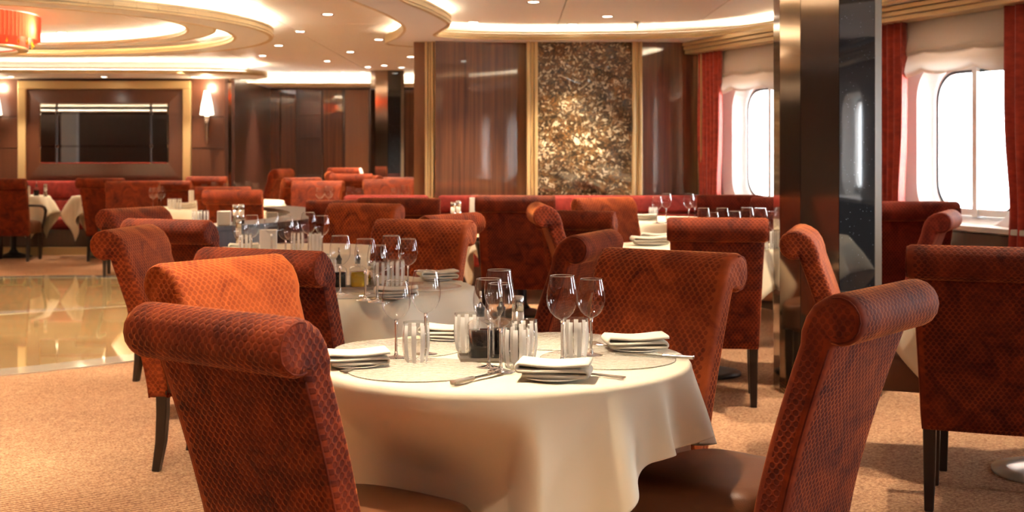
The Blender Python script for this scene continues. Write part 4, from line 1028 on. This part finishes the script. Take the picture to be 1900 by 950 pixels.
# cutlery
def knife_make():
    r = MB(); pts = [(-.105, -.0065), (-.02, -.0045), (-.02, .0045), (-.105, .0065)]
    o = MB().prism(pts, 0, .006).build('knife', 'steel', None, .0015, seg=1)
    MB().prism([(-.02, -.0045), (.08, -.010), (.10, -.006), (.108, .004), (-.02, .0045)], .002, .0035).build('blade', 'steel', o)
    return o
def fork_make():
    o = MB().prism([(-.10, -.006), (-.09, -.0065), (.03, -.0022), (.045, -.010), (.06, -.0115), (.06, .0115), (.045, .010), (.03, .0022), (-.09, .0065), (-.10, .006)], 0, .003).build('fork', 'steel', None, .001, seg=1)
    for k in range(4): MB().tube([(.058, -.0097+.0065*k, .0015), (.08, -.0097+.0065*k, .004), (.10, -.009+.006*k, .002)], [.0017, .0016, .001], 5).build('tine', 'steel', o)
    return o
def cut(kind, a, b, lb):
    pa = Vector((*on(*a), ZT)); pb = Vector((*on(*b), ZT)); c = (pa+pb)/2; d = pb-pa
    o = inst(kind, knife_make if kind == 'knife' else fork_make, (c.x, c.y, ZT+.003), math.atan2(d.y, d.x), (1, 1.3, 1.5)); tag(o, lb, kind, kind+'s on the tables'); return o
cut('fork', (632, 694), (716, 671), 'silver fork beside the left napkin of the nearest table')
cut('knife', (842, 716), (930, 694), 'silver knife at the front of the nearest table')
cut('fork', (1128, 701), (1062, 693), 'silver fork showing its handle right of the front napkin')
cut('knife', (1262, 667), (1170, 662), 'silver knife at the right rim of the nearest table')
cut('fork', (1165, 652), (1103, 641), 'silver fork showing its tines left of the right napkin')
cut('knife', (670, 554), (706, 543), 'silver knife on the second table')
# cruets, tray, mill
def cruet(x_, y_, liquid, label, h=.1, w=.036, neck=True):
    r = empty('cruet_bottle', (x_, y_, ZT+.006)); r.rotation_euler = (0, 0, .25); tag(r, label, 'cruet', 'oil and vinegar bottles')
    def body(s, hh, m, nm, sh=True):
        v = []; N = 24; rows = [(0, .92), (.004, 1), (hh*.80, 1), (hh*.90, .93), (hh*.97, .66), (hh, .3)] if sh else [(0.002, .9), (hh, .9), (hh+.0001, 0.02)]
        for z, k in rows:
            for i in range(N):
                a = 2*PI*i/N; e = .5; c, s_ = math.cos(a), math.sin(a); v.append((s*k*math.copysign(abs(c)**e, c), s*k*math.copysign(abs(s_)**e, s_), z))
        f = [(j*N+i, j*N+(i+1) % N, (j+1)*N+(i+1) % N, (j+1)*N+i) for j in range(len(rows)-1) for i in range(N)]+[tuple(range(N-1, -1, -1))]
        link(nm, mesh(nm, v, f), m, r, True)
    body(w, h, 'glass', 'bottle'); body(w*.95, h*.72, liquid, 'liquid', False)
    lathe('neck', [(.012, h-.004), (.011, h+.02), (.013, h+.024)], 'glass', r, 14)
    lathe('stopper', [(0, h+.042), (.006, h+.042), (.008, h+.034), (.012, h+.032), (.012, h+.026), (.010, h+.022), (.010, h+.008), (0, h+.008)], 'black', r, 12)
    lathe('spout', [(0, h+.075), (.003, h+.075), (.004, h+.042), (0, h+.042)], 'steel', r, 8)
    return r
def tray(x_, y_, label, L=.095, W=.05, rz=0):
    v = MB(); v.box(-L, L, -W, W, 0, .003); o = v.build('condiment_tray', 'steel_dull', None, .001, seg=1)
    for q in ((-L, L, -W, -W+.003), (-L, L, W-.003, W), (-L, -L+.003, -W, W), (L-.003, L, -W, W)): MB().box(*q, .003, .010).build('rim', 'steel_dull', o)
    o.location = (x_, y_, ZT+.001); o.rotation_euler = (0, 0, rz); tag(o, label, 'tray', 'condiment trays'); return o
def mill(x_, y_, label, h=.155, r_=.0165, g='pepper mills', z=ZT):
    r = empty('pepper_mill', (x_, y_, z)); tag(r, label, 'pepper mill', g)
    lathe('body', [(0, 0), (r_, 0), (r_, h*.72), (0, h*.72)], 'steel', r, 24); lathe('cap', [(0, h*.725), (r_, h*.725), (r_, h*.985), (r_*.85, h), (0, h)], 'steel', r, 24); return r
tx, ty = on(920, 668); tray(tx, ty+.01, 'small metal condiment tray in the middle of the nearest table', .098, .05, .12)
x_, y_ = on(893, 668); cruet(x_-.002, y_+.012, 'balsamic', 'dark vinegar bottle with rounded shoulders on the nearest tray', .1, .034)
x_, y_ = on(938, 662); cruet(x_-.012, y_+.012, 'balsamic', 'second dark bottle behind the middle wine glasses', .095, .026)
x_, y_ = on(961, 655); mill(x_, y_+.02, 'tall brushed steel pepper mill on the nearest table')
# second table
tx, ty = on(656, 536); tray(tx, ty, 'metal condiment tray on the second table', .095, .045, .05)
x_, y_ = on(629, 536); cruet(x_, y_, 'balsamic', 'square dark vinegar bottle on the second table', .085, .03)
x_, y_ = on(658, 535); cruet(x_+.012, y_, 'oil', 'square bottle of yellow olive oil on the second table', .085, .034)
x_, y_ = on(689, 534); mill(x_, y_+.02, 'short steel mill beside the olive oil on the second table', .10)
g = 'wine glasses on the second table'
for px, yt, big, lb in ((678, 443, 1, 'wine glass in front of the olive oil on the second table'), (700, 455, 0, 'shorter wine glass right of the olive oil, second table'), (726, 437, 1, 'tall wine glass second from the right on the second table'), (757, 443, 0, 'rightmost wine glass on the second table'), (631, 437, 1, 'wine glass standing behind the dark vinegar on the second table')):
    wine_top(px, yt, bool(big), lb, g, False)
g = 'striped tumblers on the second table'
for px, py, lb in ((708, 533, 'striped tumbler left of the right pair, second table'), (735, 530, 'striped tumbler between the right wine glasses, second table'), (612, 524, 'striped tumbler at the left of the second table')):
    x_, y_ = on(px, py); tumbler(x_, y_, lb, g)
x_, y_ = on(812, 520); setting(x_, y_, .3, 'folded napkin at the back right of the second table', 'napkins on the second table')
x_, y_ = on(735, 553); setting(x_, y_, .1, 'folded napkin seen through the nearest glasses, second table', 'napkins on the second table')
charger(T2[0]+.27, T2[1]-.02, 'glass placemat at the right of the second table'); charger(T2[0]+.0, T2[1]-.28, 'glass placemat at the front of the second table')
# third table
g = 'wine glasses on the third table'
for k, (px, yt, big, lb) in enumerate(((446, 407, 0, 'leftmost wine glass on the third table'), (467, 399, 1, 'second wine glass from the left on the third table'), (504, 394, 1, 'wine glass just above the white card on the third table'), (530, 402, 1, 'wine glass right of the white card on the third table'), (541, 408, 0, 'short wine glass right of the card on the third table'), (572, 394, 1, 'tall wine glass of the right pair on the third table'), (598, 400, 0, 'rightmost wine glass on the third table'))):
    wine_top(px, yt, bool(big), lb, g, False)
def card(x_, y_, label, z=ZT, w=.09, h=.11, rz=0):
    v = MB().box(-w/2, w/2, -.012, .012, 0, h).build('menu_card', 'card', None, .006); v.location = (x_, y_, z); v.rotation_euler = (0, 0, rz); tag(v, label, 'card', 'standing cards'); return v
card(X(498, 7.05), 7.05, 'white standing card on the third table', ZT, .092, .135)
for px, Y_, lb in ((552, 7.3, 'striped tumbler on the third table between the glass pairs'), (585, 7.25, 'striped tumbler under the right pair of the third table'), (455, 7.15, 'striped tumbler behind the leftmost glass of the third table'), (615, 7.35, 'striped tumbler at the right rim of the third table')):
    if px < 610: tumbler(X(px, Y_), Y_, lb, 'striped tumblers on the third table')
setting(X(452, 7.3), 7.3, .2, 'folded napkin left on the third table', 'napkins on the third table')
mill(X(443, 7.6), 7.6, 'steel mill at the back of the third table')
# on partition
card(X(416, 9.05), 9.05, 'white standing card on the curved partition', .80, .095, .10)
mill(X(437, 9.2), 9.2, 'left steel mill on the curved partition', .135, .02, 'mills on the partition', .80); mill(X(448, 9.25), 9.25, 'right steel mill on the curved partition', .135, .02, 'mills on the partition', .80)
# table left of column
g = 'wine glasses left of the black column'
ORD = ['first', 'second', 'third', 'fourth', 'fifth', 'sixth', 'seventh']
for q_, (px, yt, big) in enumerate(((1305, 386, 1), (1322, 394, 0), (1340, 386, 1), (1363, 392, 0), (1386, 385, 1), (1411, 386, 1), (1434, 392, 0))):
    wine_top(px, yt, bool(big), ORD[q_]+' wine glass from the left on the table left of the black column', g, False)
for px, Y_, q_ in ((1400, 7.5, 'left'), (1425, 7.45, 'right')): tumbler(X(px, Y_), Y_, q_+' striped tumbler on the table left of the black column', 'tumblers left of the black column')
setting(X(1205, 7.75), 7.75, .1, 'folded napkin on the left part of the table left of the column', 'napkins left of the column', 1.3)
setting(X(1222, 8.05), 8.05, -.1, 'second folded napkin on the table left of the column', 'napkins left of the column', 1.3)
# table at banquette
g = 'wine glasses before the red banquette'
for px, yt, big, lb in ((1219, 364, 0, 'small wine glass of the left pair before the red banquette'), (1236, 359, 1, 'tall wine glass of the left pair before the red banquette'), (1278, 359, 1, 'tall wine glass right of the pair before the red banquette'), (1289, 361, 0, 'small wine glass behind the right one before the red banquette')):
    wine_top(px, yt, bool(big), lb, g, False)
tumbler(X(1212, 10.6), 10.6, 'striped tumbler before the red banquette', 'tumblers before the banquette')
setting(X(1195, 10.55), 10.55, 0, 'folded napkin on the table before the red banquette', 'napkins before the banquette', 1.2)
# central table behind armchair
card(X(878, 10.3), 10.3, 'white standing card left of the large central armchair', ZT, .06, .19)
wine(X(882, 10.6), 10.55, False, 'wine glass behind the card left of the central armchair', 'central far glasses')
mill(X(838, 10.15), 10.4, 'left steel mill left of the central armchair', .15, .02, 'mills by the central armchair'); mill(X(848, 10.15), 10.45, 'right steel mill left of the central armchair', .16, .02, 'mills by the central armchair')
# far glasses
g = 'glasses on the table below the mirror'
for px, yt, big in ((284, 348, 0), (299, 346, 1)): wine_top(px, yt, bool(big), ('shorter left', 'taller right')[big]+' wine glass of the pair on the table below the mirror', g)
card(X(355, 12.9), 12.9, 'white standing card on the table below the mirror', ZT, .05, .17)
setting(X(338, 12.75), 12.75, 0, 'folded napkin on the table below the mirror', 'far napkins', 1.4)
for px in (318, 330): tumbler(X(px, 12.45), 12.45, ('left' if px < 325 else 'right')+' small tumbler at the front of the table below the mirror', 'tumblers below the mirror')
for px in (366, 378): tumbler(X(px, 9.0), 9.0, ('left' if px < 370 else 'right')+' small tumbler standing on the curved partition', 'tumblers on the partition').location.z = .80
for q_, (px, yt, big) in enumerate(((380, 341, 0), (398, 337, 1), (420, 339, 0), (443, 338, 0), (461, 336, 1), (475, 339, 0))): wine_top(px, yt, bool(big), ORD[q_]+' wine glass from the left on the table beyond the curved partition', 'glasses beyond the partition')
cruet(X(435, 14.6), 14.6, 'oil', 'tall pale bottle among the glasses beyond the curved partition', .14, .03)
for q_, (px, yt, big) in enumerate(((594, 348, 0), (610, 345, 1), (650, 345, 1), (667, 349, 0), (733, 348, 0), (752, 344, 1))): wine_top(px, yt, bool(big), ORD[q_]+' wine glass from the left on the table behind the short orange banquette', 'glasses behind the short banquette')
for px in (684, 697): tumbler(X(px, 12.9), 12.9, ('left' if px < 690 else 'right')+' small tumbler on the table behind the short orange banquette', 'tumblers behind the short banquette')
setting(X(500, 11.6), 11.6, 0, 'folded napkin lying on the curved partition beside the far chair', 'partition napkins', 1.3) if 0 else None
for px, yt in ((752, 318), (760, 322)): wine_top(px, yt, True, 'wine glass on the farthest table by the partition end', 'farthest glasses') if 0 else None
# wine cooler with napkin far
wc = empty('wine_cooler', (X(676, 16.45), 16.45, ZT)); tag(wc, 'small steel wine cooler with a white cloth on the farthest table', 'wine cooler')
lathe('bucket', [(0, 0), (.06, 0), (.08, .18), (.076, .18), (.058, .01), (0, .01)], 'steel', wc, 24)
MB().tube([(0, 0, .05), (-.02, 0, .2), (-.05, 0, .34)], [.036, .036, .014], 12).build('bottle', 'china', wc, smooth=True)
# table items at left wall
cx_ = X(58, 16.1); cad = MB().box(-.045, .045, -.04, .04, 0, .13).build('condiment_box', 'card', None, .01); cad.location = (cx_-.03, 16.0, ZT); tag(cad, 'small white box on the table at the left gap', 'box')
cruet(cx_+.10, 16.0, 'balsamic', 'dark bottle on the table at the left gap', .10, .035); mill(cx_+.19, 16.05, 'steel mill beside the dark bottle at the left gap', .15, .02)
